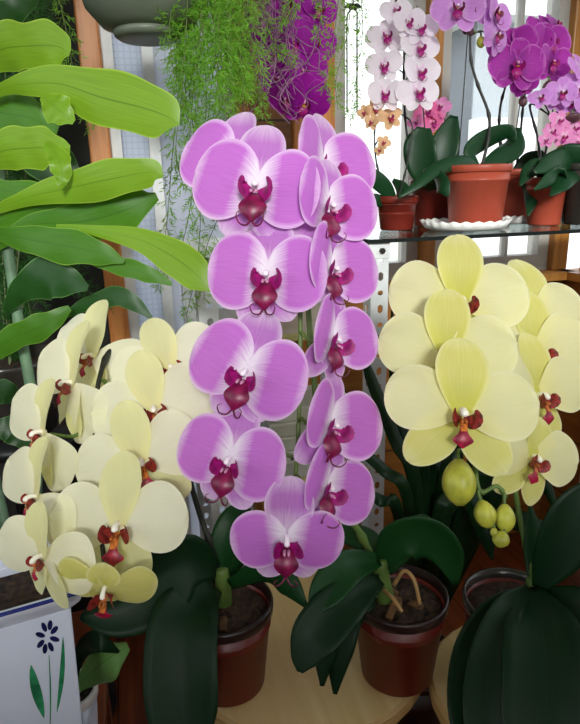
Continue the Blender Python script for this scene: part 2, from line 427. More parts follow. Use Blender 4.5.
KINDS = {
    # petal L, W, petal angle, dorsal L, W, lateral L, W, lateral angle
    'purple': dict(pet='purple', sep='purple_sepal', lip=('lip_magenta', 'lip_dark', 'column_pink'), colm='column_white', pL=.51, pW=.66, pa=6, dL=.47, dW=.36, pm=.52, pb=.34, pp=.62, dz=-.05, lz=-.04, pzt=-.045, lL=.44, lW=.30, la=-62),
    'cream': dict(pet='cream', sep='cream_sepal', lip=('lip_brown', 'lip_red', 'lip_orange'), colm='column_cream', pm=.6, pp=.95, pb=.12, dz=.022, rip=.018, tend=0, mid='tri', pL=.52, pW=.54, pa=10, dL=.50, dW=.31, lL=.46, lW=.30, la=-56, lipS=.9),
    'lemon': dict(pet='lemon', sep='lemon_sepal', lip=('lip_brown', 'lip_red', 'lip_orange'), colm='column_cream', pm=.6, pp=.95, pb=.12, dz=.022, rip=.018, tend=0, mid='tri', pL=.52, pW=.50, pa=12, dL=.56, dW=.34, lL=.46, lW=.30, la=-56, lipS=.88),
    'lime': dict(pet='lime', sep='lemon_sepal', lip=('lip_brown', 'lip_red', 'lip_orange'), colm='column_cream', pm=.6, pp=.95, pb=.12, tend=0, mid='tri', pL=.52, pW=.50, pa=12, dL=.5, dW=.34, lL=.4, lW=.3, la=-60),
    'white': dict(pet='white_petal', sep='white_petal', lip=('lip_magenta', 'lip_magenta', 'lip_yellow'), colm='column_white', pL=.5, pW=.6, pa=8, dL=.46, dW=.34, lL=.46, lW=.3, la=-58),
    'deep': dict(pet='deep', sep='deep', lip=('lip_dark', 'lip_magenta', 'lip_yellow'), colm='column_pink', pL=.5, pW=.62, pa=6, dL=.46, dW=.34, lL=.46, lW=.32, la=-58),
    'magenta': dict(pet='magenta', sep='magenta', lip=('lip_magenta', 'lip_magenta', 'lip_yellow'), colm='column_pink', pL=.5, pW=.62, pa=6, dL=.46, dW=.34, lL=.46, lW=.32, la=-58),
    'lilac': dict(pet='lilac', sep='lilac', lip=('lip_dark', 'lip_magenta', 'lip_yellow'), colm='column_white', pL=.5, pW=.58, pa=6, dL=.46, dW=.34, lL=.46, lW=.32, la=-58),
    'apricot': dict(pet='apricot', sep='apricot', lip=('lip_magenta', 'lip_red', 'lip_yellow'), colm='column_cream', pL=.5, pW=.44, pa=10, dL=.46, dW=.34, lL=.46, lW=.32, la=-58),
    'pink': dict(pet='pink', sep='pink', lip=('lip_magenta', 'lip_magenta', 'lip_yellow'), colm='column_pink', pL=.5, pW=.5, pa=8, dL=.46, dW=.34, lL=.46, lW=.32, la=-58),
    'rose': dict(pet='rose', sep='rose', lip=('lip_magenta', 'lip_magenta', 'lip_yellow'), colm='column_pink', pL=.5, pW=.5, pa=8, dL=.46, dW=.34, lL=.46, lW=.32, la=-58),
}
def basis(yaw, pitch, roll):
    """flower axes: yaw to the right and pitch up from facing the camera, roll clockwise"""
    a, b, r = R(yaw), R(pitch), R(roll)
    n = CX * (math.sin(a) * math.cos(b)) + CY * math.sin(b) + CZ * (math.cos(a) * math.cos(b))
    rt = (CX * math.cos(a) - CZ * math.sin(a)).normalized()
    up = n.cross(rt).normalized()
    x = rt * math.cos(r) - up * math.sin(r); y = rt * math.sin(r) + up * math.cos(r)
    return Matrix((x, y, n)).transposed()

def flower_parts(kind, S, k, hi=True):
    """meshes of one flower in its own coordinates: list of (name, bmesh, materials)"""
    K = KINDS[kind]; g = lambda key, dflt=0.0: k.get(key, K.get(key, dflt))
    sd = k.get('seed', 0.0); nv, nu = (14, 8) if hi else (7, 4)
    out = []
    fold = R(g('fold', 6))
    rr = random.Random(int(sd * 977) + 5)
    j = lambda a: rr.uniform(-a, a)
    bm = BM(); blade(bm, R(90 + g('dang') + j(3)), g('dL') * (1 + j(.05)), g('dW'), .56, .32, 1, nv, nu, R(g('dtilt', -6)), 'x', g('dz', -.012), 0, g('dcup', .12), 0, .008, sd, .0, g('dcurl', -.25), S)
    out.append(('dorsal_sepal', bm, [K['sep']]))
    for sg in (-1, 1):
        a = R(g('la')) if sg > 0 else PI - R(g('la'))
        bm = BM(); blade(bm, a + R(j(4)), g('lL') * (1 + j(.05)), g('lW'), .5, .3, 1, nv, nu, R(g('ltilt', -4)), 'x', g('lz', -.03) - .003 * sg, 0, .1, 0, .008, sd + sg, .0, g('lcurl', -.2), S)
        out.append(('lateral_sepal', bm, [K['sep']]))
    for sg in (-1, 1):
        pa = g('pa') + (g('dl') if sg < 0 else g('dr'))
        a = R(pa) if sg > 0 else PI - R(pa)
        f = fold + R(g('fl') if sg < 0 else g('fr'))
        bm = BM(); blade(bm, a + R(j(3)), g('pL') * (1 + j(.03)), g('pW') * (1 + j(.04)), g('pm', .5), g('pb', .16), g('pp', .7), nv + 2, nu + 2, f, 'y', .004 + .004 * sg, g('pzs', -.10), g('pzt', -.07), sg * g('skew', .02), g('rip', .010), sd * 1.3 + sg * 2, .0, g('ptip', -.25), S)
        out.append(('petal', bm, [K['pet']]))
    bm = BM(); lip_mesh(bm, S * g('lipS', 1.0), g('tend', 1) > 0, g('lspread', 1.0), g('ldroop', 0.0), hi, k.get('mid', K.get('mid')) == 'tri')
    out.append(('lip', bm, list(K['lip'])))
    bm = BM(); column_mesh(bm, S)
    out.append(('column', bm, [K['colm']]))
    return out
def empty_part(name, parent, mw):
    o = bpy.data.objects.new(name, None); o.empty_display_size = .01; COL.objects.link(o)
    o.parent = parent; MW[o.name] = mw
    o.matrix_local = MW[parent.name].inverted() @ mw
    return o
def flower(parent, kind, px, py, d, wpx, yaw=0, pitch=0, roll=0, label=None, stem_to=None, **k):
    S = wpx / F * d
    p = P(px, py, d)
    B = basis(yaw, pitch, roll)
    mw = Matrix.Translation(p) @ B.to_4x4()
    k.setdefault('seed', px * .37 + py * .11)
    fo = empty_part('flower', parent, mw)
    if label: fo['label'] = label
    for nm, bm, ms in flower_parts(kind, S, k):
        obj(nm, bm, [M[x] for x in ms], fo, world=False)
    if stem_to is not None:      # the flower's own stalk back to the spike
        bm = BM(); q = stem_to
        back = p - B.col[2] * (.02 * S / .1)
        mid = (back - B.col[2] * .018 + q) * .5 + Vector((0, 0, .006))
        tube(bm, cr([back + B.col[2] * .016, back - B.col[2] * .008, mid, q], 10), .0019, 7)
        st = obj('stalk', bm, M[k.get('stalk', 'stem_green')], fo)
    return p
# small flowers of the plants further off: one set of meshes per kind, shared by copies
SMALL = {}
def small_proto(kind, var):
    key = (kind, var)
    if key not in SMALL:
        rr = random.Random(sum(map(ord, kind)) % 97 + var * 13)
        ps = flower_parts(kind, 1.0, dict(seed=var * 1.7 + .3, fold=[4, 16, 26][var % 3], rip=.02, pa=KINDS[kind]['pa'] + [0, 6, -6][var % 3]), hi=False)
        lst = []
        for nm, bm, ms in ps:
            me = bpy.data.meshes.new(nm); bmesh.ops.recalc_face_normals(bm, faces=bm.faces); bm.to_mesh(me); bm.free()
            me.polygons.foreach_set('use_smooth', [True] * len(me.polygons))
            for x in ms: me.materials.append(M[x])
            lst.append((nm, me))
        # one joined mesh for flowers too small to show their parts
        SMALL[key] = lst
    return SMALL[key]
JOINED = {}
def joined_proto(kind, var):
    key = (kind, var)
    if key not in JOINED:
        bm = BM(); mats = []
        for nm, me in small_proto(kind, var):
            base = len(mats); mats += list(me.materials)
            n0 = len(bm.faces); bm.from_mesh(me); bm.faces.ensure_lookup_table()
            for f in bm.faces[n0:]: f.material_index += base
        me = bpy.data.meshes.new('flower'); bm.to_mesh(me); bm.free()
        for m in mats: me.materials.append(m)
        me.polygons.foreach_set('use_smooth', [True] * len(me.polygons))
        JOINED[key] = me
    return JOINED[key]
def small_flower(parent, kind, px, py, d, wpx, yaw=0, pitch=0, roll=0, var=0, parts=True, spike=None):
    S = wpx / F * d; p = P(px, py, d); B = basis(yaw, pitch, roll)
    mw = Matrix.Translation(p) @ B.to_4x4() @ Matrix.Scale(S, 4)
    if parts:
        fo = empty_part('flower', parent, mw)
        for nm, me in small_proto(kind, var):
            o = bpy.data.objects.new(nm, me); COL.objects.link(o); o.parent = fo; MW[o.name] = mw
    else:
        fo = bpy.data.objects.new('flower', joined_proto(kind, var)); COL.objects.link(fo); fo.parent = parent
        MW[fo.name] = mw; fo.matrix_local = MW[parent.name].inverted() @ mw
    if spike:
        q = min(spike, key=lambda s: (s - p).length)
        bm = BM(); b = p - B.col[2] * .012
        tube(bm, cr([b, (b + q) * .5 + Vector((0, 0, .008)), q], 6), .0014, 5)
        if parts: obj('stalk', bm, M['stem_dark'], fo)
        else: obj('stalk', bm, M['stem_dark'], parent)
    return p

# ---------------------------------------------------------------- pots, leaves, stems
def pot_parts(th, c, r_top, r_bot, h, body, rim, seg=44, soil_d=.014, ringed=True):
    """plastic flower pot standing with its foot at c"""
    bm = BM(); t = .0022
    rr = lambda z: r_bot + (r_top - r_bot) * z / h
    lip = .012
    prof = [(0, 0), (r_bot * .93, 0), (r_bot, .003)]
    if ringed:
        prof += [(rr(h * .74), h * .74), (rr(h * .745) + .0012, h * .745), (rr(h * .78) + .0012, h * .78), (rr(h * .785), h * .785)]
    prof += [(rr(h - lip), h - lip), (rr(h) - t - .001, h - lip), (rr(h) - t - .001, h - .03), (r_bot - t, .006), (0, .006)]
    lathe(bm, prof, c, seg)
    obj('pot_body', bm, body, th)
    bm = BM()
    a = rr(h)
    lathe(bm, [(a - t - .0005, h - lip), (a + .0006, h - lip), (a + .0016, h - lip + .001), (a + .0020, h - .003), (a + .0012, h), (a - t, h), (a - t - .0005, h - lip)], c, seg)
    obj('rim', bm, rim, th)
    # soil with a rough crown
    bm = BM(); zs = h - soil_d; rs = rr(zs) - t - .0012
    rings = 7; rows = []
    ctr = bm.verts.new((c[0], c[1], c[2] + zs + .006)); rr2 = random.Random(int(c[0] * 1e4) & 1023)
    for i in range(1, rings + 1):
        q = rs * i / rings
        rows.append([bm.verts.new((c[0] + q * math.cos(2 * PI * k / 32), c[1] + q * math.sin(2 * PI * k / 32), c[2] + zs + (rr2.uniform(-.003, .005) if i < rings else -.002) + .004 * (1 - i / rings))) for k in range(32)])
    for k in range(32): bm.faces.new((ctr, rows[0][k], rows[0][(k + 1) % 32]))
    for a_, b_ in zip(rows, rows[1:]):
        for k in range(32): bm.faces.new((a_[k], b_[k], b_[(k + 1) % 32], a_[(k + 1) % 32]))
    obj('soil', bm, M['soil'], th)
    return zs
def px_leaf(th, pts, hw, m, thick=.0016, name='leaf', bulge=.22, flip=1, gut=0.0, twist=0.0, nv=22, nu=8, label=None, sides=None, **k):
    """leaf along points (px, py, depth) with half widths in px; the sheet faces the viewer, turned by twist degrees about its length"""
    c = [P(*p) for p in pts]
    w = [h / F * p[2] for h, p in zip(hw, pts)]
    tw = twist if isinstance(twist, (list, tuple)) else [twist] * len(c)
    sd = []
    n = len(c)
    for i in range(n):
        t = (c[min(i + 1, n - 1)] - c[max(i - 1, 0)]).normalized()
        view = (EYE - c[i]).normalized()
        s = t.cross(view).normalized()
        s = Matrix.Rotation(R(tw[i]), 3, t) @ s
        sd.append(s)
    bm = BM(); ribbon(bm, c, w, sd, bulge * flip, nv, nu, gut=gut * flip, **k)
    o = obj(name, bm, m, th)
    if thick: solidify(o, thick)
    if label: o['label'] = label
    return o
def px_tube(th, name, pts, r, m, n=20, seg=8, nodes=0):
    c = cr([P(*p) for p in pts], n)
    rad = [r[0] + (r[1] - r[0]) * i / n for i in range(n + 1)] if isinstance(r, (list, tuple)) else [r] * (n + 1)
    if nodes:
        for i in range(nodes, n, nodes): rad[i] *= 1.5
    bm = BM(); tube(bm, c, rad, seg)
    obj(name, bm, m, th)
    return c
def bud(th, px, py, d, w, h, q=None, m=None, roll=0):
    """a plump ribbed bud; q: where its stalk joins"""
    S = w / F * d; H = h / F * d; p = P(px, py, d)
    ax = (CY * math.cos(R(roll)) + CX * math.sin(R(roll)) - CZ * .1).normalized(); s = ax.cross(CZ).normalized(); b = ax.cross(s)
    bm = BM(); rows = []; seg = 18; n = 10
    for i in range(n + 1):
        v = i / n; r = S * .5 * math.sin(PI * (v * .94 + .03)) ** .62 * (1.06 - .12 * v)
        rows.append([bm.verts.new(p + ax * (H * (v - .5)) + (s * math.cos(2 * PI * k / seg) + b * math.sin(2 * PI * k / seg)) * r * (1 - .09 * (k % 6 == 0))) for k in range(seg)])
    for a_, b_ in zip(rows, rows[1:]):
        for k in range(seg): bm.faces.new((a_[k], a_[(k + 1) % seg], b_[(k + 1) % seg], b_[k]))
    bm.faces.new(rows[0]); bm.faces.new(rows[-1])
    o = obj('bud', bm, m or M['bud'], th)
    if q is not None:
        bm = BM(); e = p + ax * H * .48
        tube(bm, cr([e - ax * .003, e + ax * .008, (e + q) * .5 + ax * .004, q], 8), .0016, 7)
        obj('stalk', bm, M['stem_green'], o)
# ================================================================ the room
WY = on_y(500, 267, 1.32).y; SILL = 0.765
XR = on_y(563, 275, WY).x
XL = on_y(76, 120, WY).x; XW = -1.15
YF = -1.7; CEIL = 2.35
FS = 1.57  # high sill of the unseen front wall, set to shade the pots
def wx(px, py, y=WY): return on_y(px, py, y).x
bm = BM(); box(bm, (XW - .1, YF - .1, -.05), (XR + .1, WY + .1, 0)); struct('floor', bm, M['floor'])
bm = BM(); box(bm, (XW - .1, YF - .1, CEIL), (XR + .1, WY + .1, CEIL + .05)); struct('ceiling', bm, M['plaster'])
# left wall: dark boards beside the post, windows further forward
bm = BM()
box(bm, (XW - .1, .75, 0), (XW, WY + .1, CEIL)); box(bm, (XW - .1, YF, 0), (XW, .75, .95)); box(bm, (XW - .1, YF, 2.15), (XW, .75, CEIL))
struct('wall_left', bm, M['dark_wall'])
bm = BM(); box(bm, (XW - .06, YF, .95), (XW - .05, .75, 2.15)); struct('window_3', bm, M['glass'])
# unseen glazed wall behind the camera, shaped to shade pots and light the flowers
bm = BM(); box(bm, (XW, YF - .1, 0), (XR, YF, FS)); box(bm, (XW, YF - .1, 2.3), (XR, YF, CEIL)); struct('wall_front', bm, M['plaster'])
bm = BM(); box(bm, (XW, YF - .06, FS), (XR, YF - .05, 2.3)); struct('window_4', bm, M['glass'])
# right wall: brown panel parapet, windows above
bm = BM(); box(bm, (XR, YF, 0), (XR + .1, WY, SILL - .02)); box(bm, (XR, YF, 2.2), (XR + .1, WY, CEIL)); struct('wall_right', bm, M['brown_panel'])
bm = BM(); box(bm, (XR + .05, YF, SILL), (XR + .06, WY, 2.2)); w2 = struct('window_2', bm, M['glass'])
bm = BM()
for y in (WY - .055, WY - .75, WY - 1.5, WY - 2.3): box(bm, (XR + .02, y - .022, SILL), (XR + .09, y + .022, 2.2))
struct('window_frame', bm, M['oak'], w2)
bm = BM(); box(bm, (XR - .03, YF, SILL - .02), (XR + .1, WY, SILL)); struct('trim_1', bm, M['oak'])
# back wall
xA0, xA1 = wx(84, 100), wx(106, 100)
xB0, xB1 = wx(233, 60), wx(246, 60)
xC0, xC1 = wx(292, 140), wx(334, 140)
xD0, xD1 = wx(425, 90), wx(440, 90)
xE0 = XR - .045
bm = BM(); box(bm, (xC0, WY, 0), (XR + .1, WY + .1, SILL - .02)); box(bm, (xB1, WY, 0), (xC0, WY + .1, 2.2))
box(bm, (XW - .1, WY, 2.2), (XR + .1, WY + .1, CEIL)); struct('wall_back', bm, M['brown_panel'])
bm = BM(); box(bm, (xB1, WY - .05, SILL - .02), (XR, WY + .1, SILL)); struct('trim_2', bm, M['oak'])
for i, (a, b, m) in enumerate(((xA0, xA1, 'orange_wood'), (xB0, xB1, 'oak'), (xC0, xC1, 'orange_wood'), (xD0, xD1, 'oak'), (xE0, XR, 'oak'))):
    z0 = 0 if i in (0, 1, 2) else SILL
    bm = BM(); box(bm, (a, WY - .012, z0), (b, WY + .06, 2.2)); bevel(struct('trim_%d' % (i + 3), bm, M[m]), .004)
bm = BM(); box(bm, (XW, WY - .01, 0), (xA0, WY + .1, 2.2)); struct('wall_corner', bm, M['dark_wall'])
for i, (a, b) in enumerate(((xC1, xD0), (xD1, xE0))):
    n = (5, 1)[i]
    bm = BM(); box(bm, (a, WY + .03, SILL), (b, WY + .036, 2.2)); w = struct('window_%d' % n, bm, M['glass'])
    bm = BM()
    t = .03
    box(bm, (a, WY + .01, SILL), (b, WY + .055, SILL + .04)); box(bm, (a, WY + .01, 2.16), (b, WY + .055, 2.2))
    box(bm, (a, WY + .01, SILL + .04), (a + t, WY + .055, 2.16)); box(bm, (b - t, WY + .01, SILL + .04), (b, WY + .055, 2.16))
    if n == 1:
        xm = wx(529, 12); box(bm, (xm - .004, WY + .02, SILL + .04), (xm + .004, WY + .046, 2.16))
    struct('window_frame', bm, M['frame_grey'], w)
# pale door with an insect screen between the orange post and the next wooden post
a, b = xA1, xB0
bm = BM(); t = .022; xm = wx(148, 60)
for x0, x1 in ((a, a + t), (b - t, b), (xm - t / 2, xm + t / 2)): box(bm, (x0, WY + .005, .0), (x1, WY + .05, 2.2))
box(bm, (a, WY + .005, 2.12), (b, WY + .05, 2.2)); box(bm, (a, WY + .005, 0), (b, WY + .05, .12))
dr = struct('door_1', bm, M['frame_white'])
bm = BM(); box(bm, (a + t, WY + .02, .12), (xm - t / 2, WY + .026, 2.12)); struct('insect_screen', bm, M['screen'], dr)
bm = BM(); box(bm, (xm + t / 2, WY + .02, .12), (b - t, WY + .026, 2.12)); struct('door_panel', bm, M['frosted'], dr)

# outside: a pale building across the way
bm = BM(); box(bm, (-14, WY + .3, -3.2), (16, 40, -3)); struct('ground', bm, M['ground'])
fx0 = wx(474, 60, 5.5)
bl = thing('apartment_building', 'pale grey apartment building seen through the window behind the shelf', 'building', (fx0, 5.5, -3))
bm = BM(); box(bm, (fx0, 5.5, -3), (fx0 + 9, 6.6, on_y(500, 22, 5.5).z)); obj('facade_wall', bm, M['facade'], bl, smooth=False)
bm = BM(); zt = on_y(500, 22, 5.5).z; box(bm, (fx0 - .2, 5.25, zt), (fx0 + 9.2, 6.8, zt + .16)); obj('roof', bm, M['facade_low'], bl, smooth=False)
z1 = on_y(500, 120, 5.5).z
bm = BM(); box(bm, (fx0 - .02, 5.3, -3), (fx0 + 9, 5.5, z1)); obj('rendered_base', bm, M['facade_low'], bl, smooth=False)
for k in range(3):
    xx = fx0 + 1.6 + k * 2.2
    bm = BM(); box(bm, (xx, 5.46, z1 + .25), (xx + 1.0, 5.5, zt - .35)); f = obj('window', bm, M['frame_white'], bl, smooth=False)
    bm = BM(); box(bm, (xx + .06, 5.45, z1 + .31), (xx + .94, 5.458, zt - .41)); obj('pane', bm, M['frame_grey'], f, smooth=False)

# ================================================================ the metal rack with its glass shelf
g0 = P(379, 239, .93)
RY = g0.y; RZ = g0.z; RX = on_y(379, 300, RY).x; RLX = on_y(214, 400, RY).x; RRX = XR - .012; RD = .26
rack = thing('shelving_rack', 'white slotted-angle metal rack carrying the window shelf of orchids', 'shelving rack', (RX, RY, 0))
def slotted_post(x, y, z0, z1, sx, sy, name='post'):
    """L-section upright with real slots: flange along x (sx = its sense) and along y (sy)"""
    bm = BM(); w = .029; pitch = .026; n = int((z1 - z0) / pitch)
    for fl in (0, 1):
        for k in range(n):
            za, zb = z0 + k * pitch, z0 + (k + 1) * pitch
            o8 = [(.0, za), (w * .5, za), (w, za), (w, (za + zb) / 2), (w, zb), (w * .5, zb), (0, zb), (0, (za + zb) / 2)]
            h, v = (.0042, .0075) if k % 2 == 0 else (.0042, .0042)
            cz = (za + zb) / 2; cx = w * .55
            i8 = [(cx - h, cz - v * .6), (cx, cz - v), (cx + h, cz - v * .6), (cx + h * 1.1, cz), (cx + h, cz + v * .6), (cx, cz + v), (cx - h, cz + v * .6), (cx - h * 1.1, cz)]
            def pt(p): return (x + sx * p[0], y, p[1]) if fl == 0 else (x, y + sy * p[0], p[1])
            vo = [bm.verts.new(pt(p)) for p in o8]; vi = [bm.verts.new(pt(p)) for p in i8]
            for q in range(8):
                bm.faces.new((vo[q], vo[(q + 1) % 8], vi[(q + 1) % 8], vi[q]))
    bmesh.ops.remove_doubles(bm, verts=bm.verts, dist=1e-5)
    o = obj(name, bm, M['steel'], rack, smooth=False); solidify(o, .0018); return o
for x, sx in ((RX - .014, 1), (RRX, -1)):
    slotted_post(x, RY, 0, RZ - .006, sx, 1); slotted_post(x, RY + RD, 0, RZ - .006, sx, -1)
slotted_post(RLX - .014, RY, 0, RZ - .006, 1, 1); slotted_post(RLX - .014, RY + RD, 0, RZ - .006, 1, -1)
def angle_bar(p0, p1, name='beam', m='steel'):
    bm = BM(); lo = [min(a, b) for a, b in zip(p0, p1)]; hi = [max(a, b) for a, b in zip(p0, p1)]
    box(bm, lo, hi); return bevel(obj(name, bm, M[m], rack, smooth=False), .001)
zb = RZ - .006
angle_bar((RLX - .014, RY - .003, zb - .024), (RX + .016, RY - .0012, zb)); angle_bar((RLX - .014, RY + RD, zb - .024), (RX + .016, RY + RD + .002, zb))
for x in (RLX - .016, RX - .016, RRX - .002): angle_bar((x, RY - .003, zb - .024), (x + .002, RY + RD, zb))
for x in (RLX, RX):
    for dz in (.012,):
        bm = BM(); c = Vector((x + .002, RY - .0035, zb - dz))
        tube(bm, [c, c + Vector((0, -.004, 0))], .005, 6); obj('bolt', bm, M['steel_dark'], rack, smooth=False)
# lower tiers of the rack
tiers = []
for py in (331, 474):
    z = on_y(310, py, RY).z; tiers.append(z)
    bm = BM(); box(bm, (RLX + .016, RY - .012, z - .012), (RX - .016, RY - .002, z)); bevel(obj('front_bar', bm, M['bar'], rack, smooth=False), .003)
    bm = BM(); box(bm, (RLX + .016, RY + .0, z - .012), (RX - .018, RY + RD - .004, z - .002)); obj('shelf_board', bm, M['frame_grey'], rack, smooth=False)
T1, T2 = tiers
# glass shelf
gl = thing('glass_shelf', 'clear glass shelf with dark edge holding the row of terracotta pots', 'shelf', (RX, RY, RZ))
gx0, gx1 = RX - .022, XR - .004
bm = BM(); box(bm, (gx0 + .002, RY - .008, RZ - .005), (gx1, RY + RD + .02, RZ)); obj('glass_pane', bm, M['shelf_glass'], gl, smooth=False)
bm = BM(); box(bm, (gx0, RY - .010, RZ - .0055), (gx1, RY - .008, RZ + .0003)); box(bm, (gx0, RY - .008, RZ - .0055), (gx0 + .002, RY + RD + .02, RZ + .0003)); obj('dark_edge', bm, M['glass_edge'], gl, smooth=False)
# stack of plastic trays on the lower tier
tc = on_y(306, 470, RY + .10)
tray_lab = ['off-white plastic tray lowest of the stack on the rack behind the mauve orchid', 'off-white plastic tray second from bottom in the stack on the rack',
            'off-white plastic tray third from bottom in the stack on the rack', 'off-white plastic tray topmost of the stack on the rack behind the mauve orchid']
for k in range(4):
    zz = T2 - .002 + k * .0265 + .0005; hx, hy = .085 - .004 * k, .055
    ox = (.0, .004, -.003, .002)[k]
    tr = thing('plastic_tray', tray_lab[k], 'tray', (tc.x + ox, tc.y, zz), 'stacked plastic trays')
    bm = BM(); box(bm, (tc.x + ox - hx + .003, tc.y - hy + .003, zz), (tc.x + ox + hx - .003, tc.y + hy - .003, zz + .022)); bevel(obj('tray_body', bm, M['tray'], tr, smooth=False), .002)
    bm = BM(); box(bm, (tc.x + ox - hx, tc.y - hy, zz + .0185), (tc.x + ox + hx, tc.y + hy, zz + .026)); bevel(obj('tray_rim', bm, M['tray'], tr, smooth=False), .002)
    if k == 0:
        for q in range(7):
            xx = tc.x - .06 + q * .02
            bm = BM(); c = Vector((xx, tc.y - hy + .0032, zz + .010)); tube(bm, [c, c + Vector((0, -.0012, 0))], .0028, 8); obj('drain_hole', bm, M['iron'], tr, smooth=False)

# ================================================================ stools, pots and the big orchids
STZ = .425
def stool(name, label, cx, cy, hx, hy, rad, top=STZ, seg=8):
    th = thing(name, label, 'stool', (cx, cy, 0), 'wooden stools')
    out = []
    for qx, qy, a0 in ((1, 1, 0), (-1, 1, 90), (-1, -1, 180), (1, -1, 270)):
        for k in range(seg + 1):
            a = R(a0 + 90 * k / seg); out.append((cx + qx * (hx - rad) + rad * math.cos(a), cy + qy * (hy - rad) + rad * math.sin(a)))
    bm = BM(); t = .022; e = .004
    ctr = Vector((cx, cy))
    def ringv(z, k): return [bm.verts.new((cx + (x - cx) * k, cy + (y - cy) * k, z)) for x, y in out]
    ks = 1 - e / max(hx, hy)
    rs = [ringv(top - t, ks), ringv(top - t + e, 1), ringv(top - e, 1), ringv(top, ks)]
    n = len(out)
    for i, (p, q) in enumerate(zip(rs, rs[1:])):
        for k in range(n): bm.faces.new((p[k], p[(k + 1) % n], q[(k + 1) % n], q[k])).material_index = 1
    bm.faces.new(rs[0][::-1]); bm.faces.new(rs[-1])
    obj('seat_board', bm, [M['ply'], M['ply_edge']], th, smooth=False)
    for sx in (-1, 1):
        for sy in (-1, 1):
            bm = BM(); p = Vector((cx + sx * hx * .42, cy + sy * hy * .42, top - t)); q = Vector((cx + sx * hx * .58, cy + sy * hy * .58, 0))
            tube(bm, [p, q], [.015, .011], 12); obj('leg', bm, M['ply'], th)
    bm = BM(); z = .18
    for sy in (-1, 1): tube(bm, [Vector((cx - hx * .52, cy + sy * hy * .52, z)), Vector((cx + hx * .52, cy + sy * hy * .52, z))], .008, 8)
    obj('stretcher', bm, M['ply'], th)
    return th
cL = on_z(224, 601, STZ + .11); cL = Vector((cL.x, cL.y, STZ))
cR = on_z(399, 592, STZ + .11); cR = Vector((cR.x, cR.y, STZ))
cY = on_z(514, 597, STZ + .11); cY = Vector((cY.x, cY.y, STZ))
fl_ = on_z(212, 713, STZ); fr_ = on_z(399, 707, STZ)
mid_ = (fl_ + fr_) / 2; away = Vector((mid_.x, mid_.y, 0)).normalized(); SR = .158
sc_ = mid_ + away * math.sqrt(SR ** 2 - ((fr_ - fl_).length / 2) ** 2)
stool('wooden_stool', 'pale wooden stool carrying the two middle orchid pots', sc_.x, sc_.y, SR, SR, SR - .001)
e2 = on_z(434, 696, STZ)
stool('wooden_stool', 'pale round wooden stool under the large dark leaves of the lemon-yellow orchid', e2.x + .118, e2.y - .022, .12, .12, .1195)
# ---- left pot: cream orchid
oc = thing('potted_orchid', 'cream-yellow orchid in red-brown pot, its spray arching over the white planter', 'orchid', cL, 'large potted orchids in front')
pot_parts(oc, cL, .054, .042, .11, M['pot_red'], M['pot_dark'])
L_ = oc
bl_ = (222, 590, .665)
px_tube(L_, 'stem', [(224, 606, .69), (223, 585, .68), (221, 568, .675)], (.010, .008), M['stem_green'], 8, 10)
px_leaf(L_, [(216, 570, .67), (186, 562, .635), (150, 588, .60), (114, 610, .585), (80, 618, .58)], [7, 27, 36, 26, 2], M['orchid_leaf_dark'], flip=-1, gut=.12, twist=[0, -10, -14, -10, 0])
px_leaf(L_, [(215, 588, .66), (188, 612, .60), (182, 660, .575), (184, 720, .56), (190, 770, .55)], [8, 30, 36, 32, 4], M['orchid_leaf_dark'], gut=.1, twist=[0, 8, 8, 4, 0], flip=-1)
px_leaf(L_, [(222, 578, .68), (224, 548, .675), (236, 520, .68), (248, 503, .70)], [6, 14, 15, 3], M['orchid_leaf'], flip=-1, twist=[0, -15, -20, 0], gut=.12)
px_leaf(L_, [(226, 578, .69), (252, 540, .71), (275, 530, .74), (296, 545, .76)], [6, 16, 16, 3], M['orchid_leaf'], twist=35)
px_leaf(L_, [(230, 585, .67), (262, 572, .65), (285, 582, .63), (307, 607, .615)], [6, 13, 14, 2], M['orchid_leaf'], twist=30)
spC = px_tube(L_, 'flower_spike', [(222, 580, .68), (213, 550, .675), (200, 515, .67), (180, 450, .655), (150, 378, .645), (115, 348, .63), (98, 385, .60), (96, 440, .57), (98, 500, .53), (104, 560, .50), (106, 580, .49)], (.0034, .0018), M['stem_dark'], 44, 8, 6)
def near(sp, p): return min(sp, key=lambda s: (s - p).length)
def FL(th, sp, kind, px, py, d, w, yaw, pitch, roll, **k):
    q = near(sp, P(px, py, d + .03)) if sp else None
    flower(th, kind, px, py, d, w, yaw, pitch, roll, stem_to=q, **k)
# (x, y, depth, width, yaw, pitch, roll)
side = lambda **k: dict(dict(fold=30, fr=-42, dr=-50, dl=6, dL=.56, dW=.38, pW=.52, dtilt=4, lipS=.72), **k)
for a in ((94, 358, .63, 112, -40, 10, 10, side(dr=-10, fold=22, dL=.52)),
          (73, 385, .595, 120, -50, 12, 14, side()),
          (44, 434, .56, 116, -50, 8, 18, side(dL=.52)),
          (38, 498, .53, 116, -50, 8, 14, side(dL=.58, dr=-30)),
          (44, 557, .492, 120, -40, -2, 8, side(dr=-8, dl=-2, dL=.50)),
          (171, 368, .60, 112, 8, 10, -26, dict(fold=8, dL=.52)),
          (155, 410, .57, 122, 4, 10, -16, dict(fold=6, dL=.52)),
          (142, 462, .545, 126, 8, 6, -18, dict(fold=8, dL=.50)),
          (119, 526, .505, 138, -2, 8, 0, dict(fold=6, pW=.50, la=-64, dL=.52, lipS=1.0)),):
    FL(L_, spC, 'cream', *a[:7], **a[7])
FL(L_, spC, 'lime', 105, 588, .478, 100, -2, -34, 6, fold=-6, pW=.62, pa=2, dl=-4, dr=-14, la=-75, lL=.30, dL=.32, lipS=1.25)

